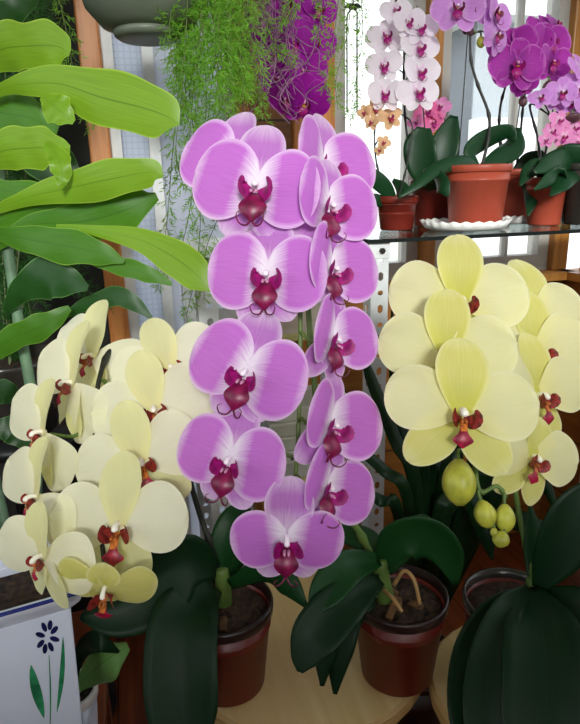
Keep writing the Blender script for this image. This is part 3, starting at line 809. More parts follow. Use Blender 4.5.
# ---- middle pot: mauve orchid
om = thing('potted_orchid', 'mauve-pink orchid in dark red pot, two ranks of large veined flowers', 'orchid', cR, 'large potted orchids in front')
pot_parts(om, cR, .054, .042, .11, M['pot_red'], M['pot_dark'])
px_tube(om, 'stem', [(388, 608, .69), (382, 582, .685), (379, 560, .68)], (.011, .009), M['stem_green'], 8, 10)
px_leaf(om, [(382, 566, .685), (398, 540, .665), (424, 536, .66), (446, 552, .665), (456, 584, .675)], [7, 20, 25, 18, 3], M['orchid_leaf'], flip=-1, twist=[0, 24, 34, 24, 0])
px_leaf(om, [(379, 560, .67), (348, 568, .635), (326, 592, .615), (309, 616, .605)], [6, 17, 17, 2], M['orchid_leaf'], twist=[0, 8, 6, 0], flip=-1, gut=.1)
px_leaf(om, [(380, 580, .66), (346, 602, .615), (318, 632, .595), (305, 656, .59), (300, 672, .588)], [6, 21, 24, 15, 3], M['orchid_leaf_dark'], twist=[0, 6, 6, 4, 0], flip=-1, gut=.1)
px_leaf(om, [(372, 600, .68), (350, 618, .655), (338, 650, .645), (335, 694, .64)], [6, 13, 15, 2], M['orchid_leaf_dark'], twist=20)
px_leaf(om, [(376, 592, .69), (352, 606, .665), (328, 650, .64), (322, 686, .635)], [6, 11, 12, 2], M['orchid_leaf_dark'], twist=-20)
px_leaf(om, [(382, 560, .69), (368, 540, .70), (346, 530, .715), (322, 524, .73)], [6, 14, 14, 3], M['orchid_leaf'], twist=[0, 30, 40, 20])
px_leaf(om, [(388, 570, .69), (402, 548, .72), (424, 530, .76), (436, 528, .80)], [6, 16, 16, 3], M['orchid_leaf'], twist=30)
for pts in ([(394, 585, .67), (404, 571, .66), (414, 580, .652), (420, 604, .65)], [(384, 590, .67), (394, 600, .655), (402, 612, .645)], [(376, 595, .67), (368, 598, .65), (362, 604, .645)]):
    px_tube(om, 'aerial_root', pts, (.0025, .0020), M['root'] if pts[0][0] > 380 else M['root_pale'], 12, 7)
rr = random.Random(3)
for th_, c_ in ((oc, cL), (om, cR), (oc, cL), (om, cR), (om, cR), (om, cR), (om, cR), (oc, cL)):
    a = rr.uniform(0, 6.28); q = rr.uniform(.012, .034); p = c_ + Vector((q * math.cos(a), q * math.sin(a), .104))
    bm = BM(); v = box(bm, (-.009, -.004, -.003), (.009, .004, .003)); bmesh.ops.transform(bm, matrix=Matrix.Translation(p) @ Euler((rr.uniform(-.4, .4), rr.uniform(-.4, .4), a)).to_matrix().to_4x4(), verts=bm.verts)
    bevel(obj('bark_chip', bm, M['bark'], th_, smooth=False), .0015)
spM = px_tube(om, 'flower_spike', [(386, 580, .69), (374, 560, .69), (358, 530, .68), (342, 505, .67), (322, 440, .655), (313, 370, .655), (307, 290, .655), (300, 215, .65), (290, 165, .635), (287, 180, .60), (296, 235, .575), (300, 300, .565), (300, 370, .56), (298, 440, .55), (293, 510, .53), (290, 540, .52)], (.0042, .0018), M['stem_green'], 60, 8, 7)
for a in ((229, 162, .60, 118, -24, 8, 8, dict(fold=10, dL=.50, dr=-30, dl=6)),
          (256, 188, .53, 130, -2, 8, 4, dict(fold=8, dL=.58, dW=.38, dl=8, dr=-6)),
          (267, 275, .52, 119, -4, 4, 2, dict(fold=8, dL=.56, dW=.44, dl=-4, dr=-4)),
          (246, 373, .50, 122, -10, 4, 14, dict(fold=8, dl=10, dr=-8, dL=.58, dW=.44)),
          (230, 460, .50, 114, -12, 4, 8, dict(fold=8, dl=8, dr=-10, dL=.54, dW=.44)),
          (287, 538, .49, 114, 0, -10, 2, dict(fold=2, dl=-18, dr=-16, dL=.52, dW=.44, pW=.56, dz=-.03)),
          (323, 168, .60, 112, 36, 8, 12, dict(fold=34, dL=.62, dW=.32, dr=8)),
          (327, 208, .55, 112, 34, 6, 16, dict(fold=32, dL=.54, dW=.28, dr=4)),
          (330, 270, .54, 106, 38, 6, 18, dict(fold=34, dL=.48, dW=.28, dr=8)),
          (332, 340, .53, 104, 40, 4, 20, dict(fold=34, dL=.56, dW=.30, dr=14)),
          (330, 425, .515, 112, 36, 6, 24, dict(fold=34, dL=.54, dW=.26, dr=8)),
          (326, 488, .51, 104, 38, 8, 30, dict(fold=34, dL=.44, dW=.28, dr=2))):
    k = dict(a[7]); k.setdefault('lipS', 1.18)
    FL(om, spM, 'purple', *a[:7], **k)

# ---- right pot: lemon orchid
oy = thing('potted_orchid', 'lemon-yellow orchid with hanging buds and broad dark leaves, on the round stool', 'orchid', cY, 'large potted orchids in front')
pot_parts(oy, cY, .054, .042, .11, M['pot_red'], M['pot_black'])
px_tube(oy, 'stem', [(528, 612, .68), (532, 596, .675), (535, 580, .67)], (.011, .009), M['stem_green'], 8, 10)
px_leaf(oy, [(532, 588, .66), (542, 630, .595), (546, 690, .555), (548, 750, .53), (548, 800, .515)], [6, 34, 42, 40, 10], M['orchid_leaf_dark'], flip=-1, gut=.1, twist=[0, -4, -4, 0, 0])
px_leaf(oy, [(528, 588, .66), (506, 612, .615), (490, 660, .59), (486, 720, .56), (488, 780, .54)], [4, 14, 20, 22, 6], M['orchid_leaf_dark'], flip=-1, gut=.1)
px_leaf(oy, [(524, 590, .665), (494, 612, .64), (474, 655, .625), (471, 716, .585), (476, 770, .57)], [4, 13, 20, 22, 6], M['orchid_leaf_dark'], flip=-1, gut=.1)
px_leaf(oy, [(538, 588, .66), (556, 556, .645), (578, 515, .635), (604, 478, .63)], [6, 22, 27, 6], M['orchid_leaf_dark'], flip=-1, twist=[0, 14, 18, 0])
px_leaf(oy, [(535, 585, .68), (536, 548, .69), (530, 506, .70)], [6, 12, 2], M['orchid_leaf'], twist=25)
px_leaf(oy, [(544, 592, .66), (580, 612, .62), (612, 650, .60), (640, 720, .60)], [6, 24, 28, 6], M['orchid_leaf_dark'], flip=-1)
spY = px_tube(oy, 'flower_spike', [(534, 590, .67), (530, 560, .69), (520, 520, .70), (508, 440, .69), (496, 360, .67), (490, 310, .64), (494, 330, .60), (498, 380, .57), (490, 420, .545), (478, 450, .53), (476, 472, .525), (481, 492, .52), (497, 486, .52), (506, 497, .52)], (.0036, .0016), M['stem_green'], 56, 8, 6)
for a in ((460, 303, .60, 136, -4, 12, 2, dict(fold=8, dL=.56)),
          (446, 356, .545, 136, -6, 14, 4, dict(fold=8, dL=.54)),
          (461, 414, .49, 152, -2, 12, 6, dict(fold=6, dL=.54, dW=.36, pW=.46, la=-48, lL=.48)),
          (531, 326, .655, 128, 24, 8, 0, dict(fold=24, fl=-16, dl=-14, dL=.58, dW=.40, dr=6)),
          (534, 353, .615, 126, 26, 8, 0, dict(fold=26, fl=-8, dl=-10, dL=.56, dW=.40, dr=4)),
          (537, 397, .575, 122, 28, 8, 2, dict(fold=26, dL=.56, dW=.38, dr=4)),
          (531, 458, .535, 112, 26, 2, 26, dict(fold=18, dL=.38, dr=10, dl=-18))):
    FL(oy, spY, 'lemon', *a[:7], **a[7])
bud(oy, 459, 482, .51, 34, 46, P(466, 452, .53))
bud(oy, 485, 514, .515, 22, 28, P(481, 490, .52), roll=-16)
bud(oy, 505, 518, .515, 20, 28, P(506, 497, .52))
bud(oy, 501, 539, .51, 17, 17, P(497, 520, .515), roll=20)
bud(oy, 494, 532, .512, 8, 10, P(494, 520, .515))
# ================================================================ the orchids on the glass shelf
GZ = RZ + .0008
def shelf_foot(px, d, lift=0.0):
    p = P(px, 205, d); return Vector((p.x, p.y, GZ + lift))
def scalloped_saucer(label, c, r, h=.016):
    th = thing('saucer', label, 'saucer', c, 'white saucers on the glass shelf')
    bm = BM(); seg = 96; rows = []
    prof = [(0, 0), (r * .78, 0), (r * .9, .004), (r, h), (r - .003, h), (r * .87, .006), (r * .76, .003), (0, .003)]
    for q, z in prof:
        row = []
        for k in range(seg):
            a = 2 * PI * k / seg; s = 1 + (.018 * math.cos(a * 24) if z > .01 else 0); zz = z + (.0016 * math.cos(a * 24) if z > .01 else 0)
            row.append(bm.verts.new((c[0] + q * s * math.cos(a), c[1] + q * s * math.sin(a), c[2] + zz)))
        rows.append(row)
    for a_, b_ in zip(rows, rows[1:]):
        for k in range(seg):
            try: bm.faces.new((a_[k], a_[(k + 1) % seg], b_[(k + 1) % seg], b_[k]))
            except ValueError: pass
    bmesh.ops.remove_doubles(bm, verts=bm.verts, dist=1e-6)
    obj('dish', bm, M['saucer'], th)
f3 = shelf_foot(476, 1.075); sc3 = shelf_foot(466, 1.07)
scalloped_saucer('large scalloped white saucer under the biggest terracotta pot', sc3, .079)
f4 = shelf_foot(513, 1.205); f5 = shelf_foot(545, 1.13)
scalloped_saucer('small scalloped white saucer under the middle terracotta pot', f4, .055)
S_ = lambda px, d: px / F * d
def shelf_orchid(label, foot, d, r_top_px, h_px, body, rim='pot_terra', ratio=.82):
    th = thing('potted_orchid', label, 'orchid', foot, 'potted orchids on the glass shelf')
    pot_parts(th, foot, S_(r_top_px, d), S_(r_top_px, d) * ratio, S_(h_px, d), M[body], M[rim], 36)
    return th
pots = {}
f1 = shelf_foot(397, 1.10); f2 = shelf_foot(431, 1.20)
o1 = shelf_orchid('apricot orchid with small flowers in a small dark red pot at the shelf end', f1, 1.10, 20, 33, 'pot_red', 'pot_red')
o2 = shelf_orchid('white orchid with dark pink lips and an upright broad leaf, behind the big saucer', f2, 1.16, 22, 46, 'pot_red', 'pot_red')
o3 = shelf_orchid('pale violet orchid in the largest terracotta pot on the scalloped saucer', f3 + Vector((0, 0, .0035)), 1.075, 31, 59, 'pot_terra')
o4 = shelf_orchid('magenta orchid with a round cluster of flowers in middle terracotta pot', f4 + Vector((0, 0, .0035)), 1.205, 18, 50, 'pot_terra')
o5 = shelf_orchid('pink-lilac orchid with many small flowers in terracotta pot beside a smoky pot', f5, 1.13, 19, 46, 'pot_terra')
f6 = shelf_foot(585, 1.13)
o6 = shelf_orchid('orchid in smoky dark plastic pot at the window corner of the glass shelf', f6, 1.13, 26, 58, 'pot_black', 'pot_black')
SL = M['shelf_leaf']
# leaves and spikes
px_leaf(o1, [(396, 205, 1.10), (386, 188, 1.08), (372, 176, 1.06), (362, 170, 1.05)], [3, 8, 8, 1], SL, twist=20)
px_leaf(o1, [(398, 205, 1.10), (402, 190, 1.11), (393, 180, 1.13)], [3, 7, 2], SL, twist=-20)
px_leaf(o1, [(392, 206, 1.10), (376, 200, 1.07), (364, 214, 1.05), (360, 228, 1.045)], [3, 7, 6, 1], SL, twist=10)
px_leaf(o2, [(433, 188, 1.15), (440, 168, 1.13), (446, 142, 1.12), (454, 116, 1.12)], [4, 12, 14, 4], SL, flip=-1)
px_leaf(o2, [(431, 188, 1.15), (424, 170, 1.13), (420, 146, 1.12), (424, 128, 1.12)], [4, 14, 16, 7], SL, flip=-1, twist=-10)
px_leaf(o2, [(432, 190, 1.15), (430, 176, 1.08), (441, 184, 1.02), (448, 196, 1.01)], [3, 9, 9, 2], SL, twist=20)
px_leaf(o3, [(478, 168, 1.07), (466, 162, 1.05), (440, 167, 1.03), (418, 184, 1.02), (398, 198, 1.02)], [3, 7, 7, 5, 1], SL, twist=20)
px_leaf(o3, [(478, 168, 1.08), (470, 152, 1.08), (486, 140, 1.09), (508, 133, 1.10), (514, 142, 1.10)], [3, 7, 10, 8, 2], SL, twist=25)
px_leaf(o3, [(480, 168, 1.08), (498, 158, 1.10), (514, 146, 1.12), (517, 128, 1.14)], [3, 9, 11, 3], SL, twist=-10)
px_leaf(o4, [(512, 176, 1.2), (522, 168, 1.2), (532, 160, 1.19), (544, 152, 1.18)], [3, 8, 9, 2], SL, twist=20)
px_leaf(o4, [(517, 178, 1.2), (527, 186, 1.14), (531, 200, 1.11), (528, 216, 1.10)], [2, 5, 6, 1], SL)
px_leaf(o5, [(547, 182, 1.13), (556, 164, 1.10), (572, 156, 1.08), (600, 160, 1.07)], [3, 10, 12, 6], SL, twist=20)
px_leaf(o5, [(545, 182, 1.13), (540, 168, 1.09), (530, 170, 1.07), (520, 186, 1.06)], [3, 8, 8, 1], SL, twist=20)
px_leaf(o5, [(547, 183, 1.12), (562, 172, 1.06), (552, 178, 1.04), (534, 190, 1.03)], [3, 7, 8, 1], SL, twist=-20)
px_leaf(o6, [(585, 170, 1.13), (574, 160, 1.09), (556, 162, 1.06), (534, 172, 1.04)], [4, 11, 12, 2], SL, twist=15)
px_leaf(o6, [(587, 170, 1.13), (600, 150, 1.13), (610, 120, 1.13)], [4, 12, 3], SL)
px_leaf(o6, [(584, 172, 1.12), (570, 176, 1.06), (560, 186, 1.04), (550, 196, 1.035)], [4, 9, 8, 1], SL, twist=30)
DK = M['stem_dark']
s1 = px_tube(o1, 'flower_spike', [(396, 200, 1.10), (380, 175, 1.10), (375, 150, 1.10), (376, 125, 1.09), (390, 114, 1.08)], (.0018, .0011), DK, 24, 6, 4)
s1b = px_tube(o1, 'flower_spike', [(398, 200, 1.10), (408, 160, 1.11), (412, 125, 1.10), (398, 112, 1.09)], (.0018, .0011), DK, 20, 6, 4)
s2 = px_tube(o2, 'flower_spike', [(428, 188, 1.15), (418, 168, 1.15), (408, 140, 1.14), (404, 100, 1.13), (404, 50, 1.12), (402, 8, 1.10), (396, 0, 1.08)], (.0026, .0014), DK, 34, 6, 5)
s2b = px_tube(o2, 'support_stick', [(430, 185, 1.16), (424, 120, 1.16), (418, 40, 1.16), (417, 6, 1.16)], .0012, M['stem_dark'], 6, 6)
s3 = px_tube(o3, 'flower_spike', [(482, 166, 1.075), (488, 140, 1.075), (489, 115, 1.075), (478, 85, 1.07), (471, 60, 1.06), (470, 30, 1.05), (468, 0, 1.04), (478, -18, 1.03), (490, -10, 1.02)], (.0030, .0016), DK, 40, 7, 5)
s3b = px_tube(o3, 'support_stick', [(458, 166, 1.08), (463, 100, 1.08), (468, 30, 1.07)], .0010, M['stem_dark'], 6, 6)
s4 = px_tube(o4, 'flower_spike', [(508, 172, 1.2), (500, 140, 1.19), (500, 110, 1.17), (506, 85, 1.15), (515, 60, 1.14), (530, 50, 1.12)], (.0030, .0016), DK, 30, 7, 5)
s4b = px_tube(o4, 'flower_spike', [(516, 172, 1.2), (520, 140, 1.2), (524, 100, 1.18), (532, 70, 1.16), (540, 50, 1.14)], (.0026, .0014), DK, 24, 6, 5)
px_tube(o4, 'support_stick', [(511, 170, 1.21), (519, 110, 1.20), (528, 50, 1.18)], .0011, M['stem_dark'], 6, 6)
s5 = px_tube(o5, 'flower_spike', [(540, 178, 1.13), (546, 150, 1.13), (552, 122, 1.12), (560, 108, 1.11), (566, 95, 1.10), (580, 75, 1.09)], (.0026, .0013), DK, 30, 6, 4)
s5b = px_tube(o5, 'flower_spike', [(541, 178, 1.13), (538, 140, 1.14), (530, 105, 1.14), (545, 112, 1.12), (560, 125, 1.10), (572, 140, 1.09)], (.0024, .0013), DK, 30, 6, 4)
s6 = px_tube(o6, 'flower_spike', [(585, 168, 1.13), (576, 140, 1.13), (578, 120, 1.12), (592, 100, 1.11)], (.0026, .0013), DK, 20, 6, 4)
for x, y, d in ((470, 31, 1.05), (466, 30, 1.055)): bud(o3, x, y, d, 8, 9, None, M['bud_dark'])
bud(o3, 481, 42, 1.05, 9, 12, P(472, 32, 1.05), M['bud'])
bud(o4, 549, 87, 1.10, 13, 13, P(535, 78, 1.15), M['bud_dark'])
bud(o4, 523, 101, 1.14, 9, 12, P(527, 92, 1.17), M['bud_dark'])
bud(o5, 573, 118, 1.07, 17, 8, P(580, 112, 1.09), M['bud_dark'])
# white orchid: two ranks
for i, (x, y, w, ya) in enumerate(((387, 36, 44, -8), (384, 66, 40, -8), (385, 94, 40, -4), (396, 10, 34, 0), (419, 48, 44, 12), (420, 72, 42, 10), (418, 92, 46, 4), (420, 28, 40, 8), (408, 22, 36, 0))):
    small_flower(o2, 'white', x, y, 1.09 - .004 * i % 3 - .006 * (y / 40), w, ya, 6, RNG.uniform(-8, 8), i % 3, True, s2)
for i, (x, y, w) in enumerate(((375, 108, 22), (390, 118, 28), (372, 122, 18), (384, 142, 16), (380, 150, 14), (364, 112, 16))):
    small_flower(o1, 'apricot', x, y, 1.075, w, RNG.uniform(-30, 30), RNG.uniform(-15, 20), RNG.uniform(-25, 25), i % 3, i < 2, s1)
for i, (x, y, w) in enumerate(((426, 112, 26), (434, 122, 22), (416, 122, 18), (440, 104, 20), (446, 150, 22), (448, 132, 18))):
    small_flower(o2 if i == 99 else o4, ('pink', 'pink', 'pink', 'rose', 'lilac', 'apricot')[i], x, y, 1.24, w, RNG.uniform(-30, 30), RNG.uniform(-15, 20), RNG.uniform(-25, 25), i % 3, False, None) if False else None
for i, (x, y, w, ya, pi_, r) in enumerate(((458, 8, 56, -12, 4, 6), (474, 4, 50, 10, 10, 0), (494, 12, 50, 46, 0, 10), (496, 34, 44, 40, -10, 14))):
    small_flower(o3, 'lilac', x, y, 1.02 + .01 * i, w, ya, pi_, r, i % 3, True, s3)
for i, (x, y, w, ya, pi_) in enumerate(((517, 64, 58, -6, -8), (512, 46, 52, -16, 10), (531, 42, 48, 0, 16), (546, 30, 46, 20, 14), (550, 42, 48, 18, 0), (551, 62, 46, 22, -8), (536, 58, 44, 6, 0), (524, 84, 30, -4, -40), (508, 72, 34, -30, -20), (556, 24, 30, 40, 20))):
    small_flower(o4, 'magenta', x, y, (1.08, 1.10, 1.11, 1.13, 1.11, 1.10, 1.12, 1.10, 1.10, 1.14)[i], w, ya, pi_, RNG.uniform(-12, 12), i % 3, True, s4 + s4b)
for i, (x, y, w) in enumerate(((562, 92, 34), (577, 88, 36), (556, 100, 26), (570, 104, 30), (540, 98, 26), (552, 132, 24), (564, 136, 26), (574, 128, 30), (546, 140, 18), (560, 120, 24), (583, 108, 34), (580, 142, 24), (580, 66, 34))):
    small_flower(o5, 'rose' if y > 112 else 'lilac', x, y, 1.06 + .008 * (i % 4), w, RNG.uniform(-30, 30), RNG.uniform(-15, 20), RNG.uniform(-25, 25), i % 3, w >= 30, s5 + s5b)
# a pink orchid further back by the window
f7 = shelf_foot(449, 1.30)
f7 = Vector((f7.x, min(f7.y, RY + RD - .03), GZ))
o7 = shelf_orchid('bright pink orchid half hidden behind the upright leaf of the white orchid', f7, depth(f7), 15, 30, 'pot_terra')
d7 = depth(f7)
s7 = px_tube(o7, 'flower_spike', [(449, 185, d7), (452, 150, d7), (448, 125, d7 - .01), (430, 108, d7 - .02)], (.002, .0012), DK, 18, 6, 4)
for i, (x, y, w) in enumerate(((427, 112, 28), (433, 122, 24), (416, 122, 20), (441, 106, 22), (447, 150, 24), (450, 132, 18), (423, 100, 20), (438, 116, 20))):
    small_flower(o7, ('pink', 'pink', 'rose', 'rose', 'lilac', 'apricot', 'pink', 'pink')[i], x, y, d7 - .03, w, RNG.uniform(-30, 30), RNG.uniform(-15, 20), RNG.uniform(-25, 25), i % 3, False, s7)

# ================================================================ ferns
def fern_frond(th, pts, L=.022, m='fern', dens=.0042, nl=.010, name='frond', thick=.0009, seed=0, spread=1.0):
    rr = random.Random(seed * 31 + 5)
    ln = 0; cp = [P(*p) for p in pts]
    for a_, b_ in zip(cp, cp[1:]): ln += (b_ - a_).length
    n = max(10, int(ln / dens)); c = cr(cp, n)
    bm = BM(); Lay = bm.loops.layers.uv.active
    tube(bm, c, [thick * (1 - .5 * i / n) for i in range(n + 1)], 5, 1)
    def needle(p, d, l):
        s = d.orthogonal().normalized() * .00062; s = Matrix.Rotation(rr.uniform(0, 6.28), 3, d) @ s
        v = [bm.verts.new(q) for q in (p - s * .5, p + s * .5, p + d * l * .6 + s, p + d * l, p + d * l * .6 - s)]
        f = bm.faces.new(v); f.material_index = 0
        for lp, uv in zip(f.loops, ((.3, 0), (.7, 0), (.9, .6), (.5, 1), (.1, .6))): lp[Lay].uv = uv
    for i in range(1, n):
        t = (c[i + 1] - c[i - 1]).normalized(); o = t.orthogonal().normalized()
        fr = 1 - abs(i / n - .45) * .9
        for b in range(2):
            a = rr.uniform(0, 6.28) if spread > .5 else (0 if b else PI) + rr.uniform(-.6, .6)
            d = (Matrix.Rotation(a, 3, t) @ o) * rr.uniform(.7, 1.1) + t * rr.uniform(.3, .8); d.normalize()
            l = L * fr * rr.uniform(.5, 1.15)
            k = max(2, int(l / .0042)); q = c[i].copy(); dd = d.copy()
            for w in range(k):
                q2 = q + dd * (l / k)
                dd = (dd + Vector((rr.uniform(-.12, .12), rr.uniform(-.12, .12), rr.uniform(-.18, .04)))).normalized()
                for z in range(2):
                    nd = (dd + Vector((rr.uniform(-1, 1), rr.uniform(-1, 1), rr.uniform(-1, 1))) * .75).normalized()
                    needle(q2, nd, nl * rr.uniform(.6, 1.1))
                q = q2
    return obj(name, bm, [M[m], M['fern_stem'] if m != 'dry' else M['dry_stem']], th, smooth=False)
# hanging pot with its fern
hb = P(145, 37, .85)
hf = thing('hanging_fern', 'feathery green fern trailing from the grey hanging pot above the flat-stemmed cactus', 'fern', hb, 'hanging ferns')
bm = BM(); c = hb - Vector((-.004, 0, 0))
lathe(bm, [(0, .006), (.046, .006), (.062, .012), (.082, .035), (.093, .07), (.097, .115), (.099, .118), (.095, .118), (.09, .07), (.078, .034), (.058, .016), (0, .014)], c, 56); obj('pot_body', bm, M['hang_pot'], hf)
bm = BM(); lathe(bm, [(0, -.004), (.040, -.004), (.046, 0), (.048, .0065), (.040, .0062), (0, .0062)], c, 48); obj('drip_dish', bm, M['hang_pot'], hf)
bm = BM(); lathe(bm, [(0, .10), (.093, .098)], c, 40); obj('soil', bm, M['soil'], hf)
top = c + Vector((0, 0, CEIL - c.z)); hook = Vector((c.x, c.y, c.z + .55))
bm = BM()
for k in range(3):
    a = 2 * PI * k / 3 + .4; tube(bm, [c + Vector((.096 * math.cos(a), .096 * math.sin(a), .117)), hook], .0008, 5)
tube(bm, [hook, top], .0012, 5); obj('hanger_wire', bm, M['iron'], hf)
ft = c + Vector((0, 0, .115))
def from_pot(ft, px0, d0):   # start inside a pot above the frame
    return None
def pxof(p):
    d = depth(p); v = p - EYE; return (290 + v.dot(CX) / d * F, 362 - v.dot(CY) / d * F, d)
A = pxof(ft)
sd = 1
for pts in ([(178, -20, .84), (185, 30, .83), (182, 90, .82), (176, 150, .815), (184, 190, .81)],
            [(175, -30, .84), (196, -10, .82), (204, 50, .81), (206, 110, .80), (200, 150, .80)],
            [(178, -30, .84), (202, -30, .82), (222, 20, .81), (232, 80, .80), (226, 118, .80)],
            [(180, -25, .86), (215, -40, .85), (244, 10, .84), (256, 70, .84), (262, 120, .84)],
            [(176, -25, .88), (188, 10, .88), (194, 70, .88), (190, 130, .88), (186, 170, .88)],
            [(178, -30, .86), (206, -10, .85), (218, 60, .85), (212, 130, .85)],
            [(180, -35, .86), (226, -45, .85), (246, -10, .85), (240, 60, .85), (246, 100, .85)],
            [(176, -22, .90), (180, 60, .86), (172, 160, .85), (166, 230, .85), (158, 290, .85)],
            [(178, -22, .90), (192, 60, .86), (196, 150, .85), (188, 220, .85), (176, 262, .85)],
            [(177, -22, .90), (188, 80, .86), (200, 200, .84), (196, 270, .84), (186, 318, .83)],
            [(179, -26, .88), (210, 30, .88), (228, 100, .84), (222, 200, .83), (206, 250, .82), (204, 300, .82)],
            [(178, -20, .82), (170, 20, .79), (172, 60, .78), (176, 84, .78)],
            [(180, -30, .83), (206, 0, .80), (216, 40, .78), (208, 76, .78)],
            [(180, -30, .83), (236, -20, .80), (256, 40, .79), (262, 80, .79)],
            [(60, -40, .86), (66, 30, .88), (78, 90, .92), (90, 130, .94)]):
    fern_frond(hf, [A[:2] + (A[2],)] + pts, .024 if sd < 8 or sd > 11 else .017, 'fern', .0046 if sd < 8 else .006, .0105, seed=sd); sd += 1
rr = random.Random(5)
for k in range(16):
    x = rr.uniform(168, 258); y = rr.uniform(70, 135); d = rr.uniform(.78, .86)
    fern_frond(hf, [A, (186 + (x - 190) * .5, -34 + rr.uniform(-10, 10), .84), (x - rr.uniform(-8, 14), 10 + rr.uniform(-10, 20), d), (x, y - 30, d - .01), (x + rr.uniform(-8, 8), y, d - .01)], .024, 'fern', .0052, .0115, seed=sd); sd += 1
# fern strands over the window, from a second hanging pot above the frame
hc = P(300, -118, .92)
h2 = thing('hanging_fern', 'thin fern strands with dry purplish runners hanging in front of the centre post', 'fern', hc, 'hanging ferns')
bm = BM(); c2 = hc
lathe(bm, [(0, 0), (.05, 0), (.08, .04), (.09, .10), (.086, .10), (.076, .042), (.05, .006), (0, .006)], c2, 40); obj('pot_body', bm, M['hang_pot'], h2)
bm = BM(); lathe(bm, [(0, .088), (.084, .086)], c2, 32); obj('soil', bm, M['soil'], h2)
bm = BM()
for k in range(3):
    a = 2 * PI * k / 3; tube(bm, [c2 + Vector((.088 * math.cos(a), .088 * math.sin(a), .099)), c2 + Vector((0, 0, .45))], .0008, 5)
tube(bm, [c2 + Vector((0, 0, .45)), Vector((c2.x, c2.y, CEIL))], .0012, 5); obj('hanger_wire', bm, M['iron'], h2)
A2 = pxof(c2 + Vector((0, 0, .10)))
for pts in ([(345, -130, .90), (352, -20, .90), (346, 40, .90), (336, 80, .90), (338, 110, .90)],
            [(350, -130, .90), (360, -20, .90), (362, 40, .90), (354, 90, .90), (350, 120, .90)],
            [(345, -130, .90), (340, -20, .88), (332, 50, .88), (324, 90, .88)],
            [(260, -130, .90), (248, -40, .87), (240, 20, .86), (246, 70, .86), (262, 110, .86)],
            [(265, -130, .90), (262, -20, .86), (272, 40, .85), (296, 62, .85)],
            [(330, -130, .90), (318, -40, .86), (322, 0, .86), (318, 40, .85)],
            [(268, -130, .90), (250, 0, .88), (236, 90, .88), (236, 130, .88)],
            [(290, -140, .90), (296, -30, .85), (292, 8, .85), (278, 24, .85)]):
    fern_frond(h2, [A2] + pts, .016, 'fern', .0062, .010, seed=sd); sd += 1
rr = random.Random(11)
for k in range(60):
    x0 = rr.uniform(236, 292); y0 = rr.uniform(-10, 60); d0 = rr.uniform(.86, .90)
    pts = [(x0 + rr.uniform(-8, 8), -60, .9), (x0, y0, d0)]
    for q in range(4): pts.append((pts[-1][0] + rr.uniform(-26, 22), pts[-1][1] + rr.uniform(4, 26), d0))
    bm = BM(); tube(bm, cr([P(*A2)] + [P(*p) for p in pts], 26), .0007, 4); obj('dry_runner', bm, M['dry_stem'], h2)
# dark fern on the left behind the cactus
lf = on_z(30, 560, .46)
lp = P(20, 430, 1.02); lp.z = .60
f3r = thing('potted_fern', 'dark feathery fern in shade behind the flat-stemmed cactus', 'fern', (lp.x, lp.y, 0))
bm = BM(); lathe(bm, [(0, 0), (.10, 0), (.10, .02), (.03, .03), (.025, .56), (.09, .58), (.09, .60), (0, .60)], (lp.x, lp.y, 0), 32); obj('pedestal', bm, M['iron'], f3r)
bm = BM(); lathe(bm, [(0, .601), (.06, .601), (.08, .72), (.085, .73), (.078, .73), (.06, .61), (0, .61)], (lp.x, lp.y, 0), 40); obj('pot_body', bm, M['pot_black'], f3r)
bm = BM(); lathe(bm, [(0, .715), (.076, .71)], (lp.x, lp.y, 0), 32); obj('soil', bm, M['soil'], f3r)
A3 = pxof(Vector((lp.x, lp.y, .715)))
rr = random.Random(21)
for k in range(22):
    ex = rr.uniform(-30, 108); ey = rr.uniform(-60, 300) if ex < 70 else rr.uniform(170, 320)
    hx_ = (A3[0] + ex) / 2 + rr.uniform(-20, 20)
    pts = [A3, ((A3[0] * 2 + ex) / 3, min(A3[1] - 60, (A3[1] * 2 + ey) / 3 - 30), 1.02 + rr.uniform(-.05, .02)), ((A3[0] + ex * 2) / 3, (A3[1] + 2 * ey) / 3 - 36, 1.0 + rr.uniform(-.08, .03)), (ex, ey, .97 + rr.uniform(-.07, .05)), (ex + rr.uniform(-6, 24), ey + rr.uniform(14, 44), .96)]
    fern_frond(f3r, pts, .030, 'fern_dark', .0056, .012, seed=sd); sd += 1

# ================================================================ hanging magenta orchid
hp = P(262, -128, 1.02)
hm = thing('hanging_orchid', 'deep magenta orchid spray drooping among fern strands before the centre post', 'orchid', hp)
bm = BM(); lathe(bm, [(0, 0), (.035, 0), (.05, .08), (.054, .082), (.046, .08), (.034, .006), (0, .006)], hp, 36); obj('pot_body', bm, M['pot_terra'], hm)
bm = BM(); lathe(bm, [(0, .07), (.045, .068)], hp, 28); obj('soil', bm, M['soil'], hm)
bm = BM()
for k in range(3):
    a = 2 * PI * k / 3; tube(bm, [hp + Vector((.05 * math.cos(a), .05 * math.sin(a), .08)), hp + Vector((0, 0, .35))], .0008, 5)
tube(bm, [hp + Vector((0, 0, .35)), Vector((hp.x, hp.y, CEIL))], .0012, 5); obj('hanger_wire', bm, M['iron'], hm)
A4 = pxof(hp + Vector((0, 0, .07)))
s8 = px_tube(hm, 'flower_spike', [A4, (290, -160, 1.0), (306, -100, .99), (306, -20, .98), (300, 40, .98), (302, 90, .98)], (.003, .0015), DK, 36, 7, 5)
s8b = px_tube(hm, 'flower_spike', [A4, (280, -160, 1.0), (284, -90, .99), (276, -20, .98), (272, 40, .98), (270, 90, .98)], (.003, .0015), DK, 36, 7, 5)
px_leaf(hm, [A4, (240, -200, 1.0), (215, -190, .98), (200, -150, .96)], [4, 18, 18, 2], SL)
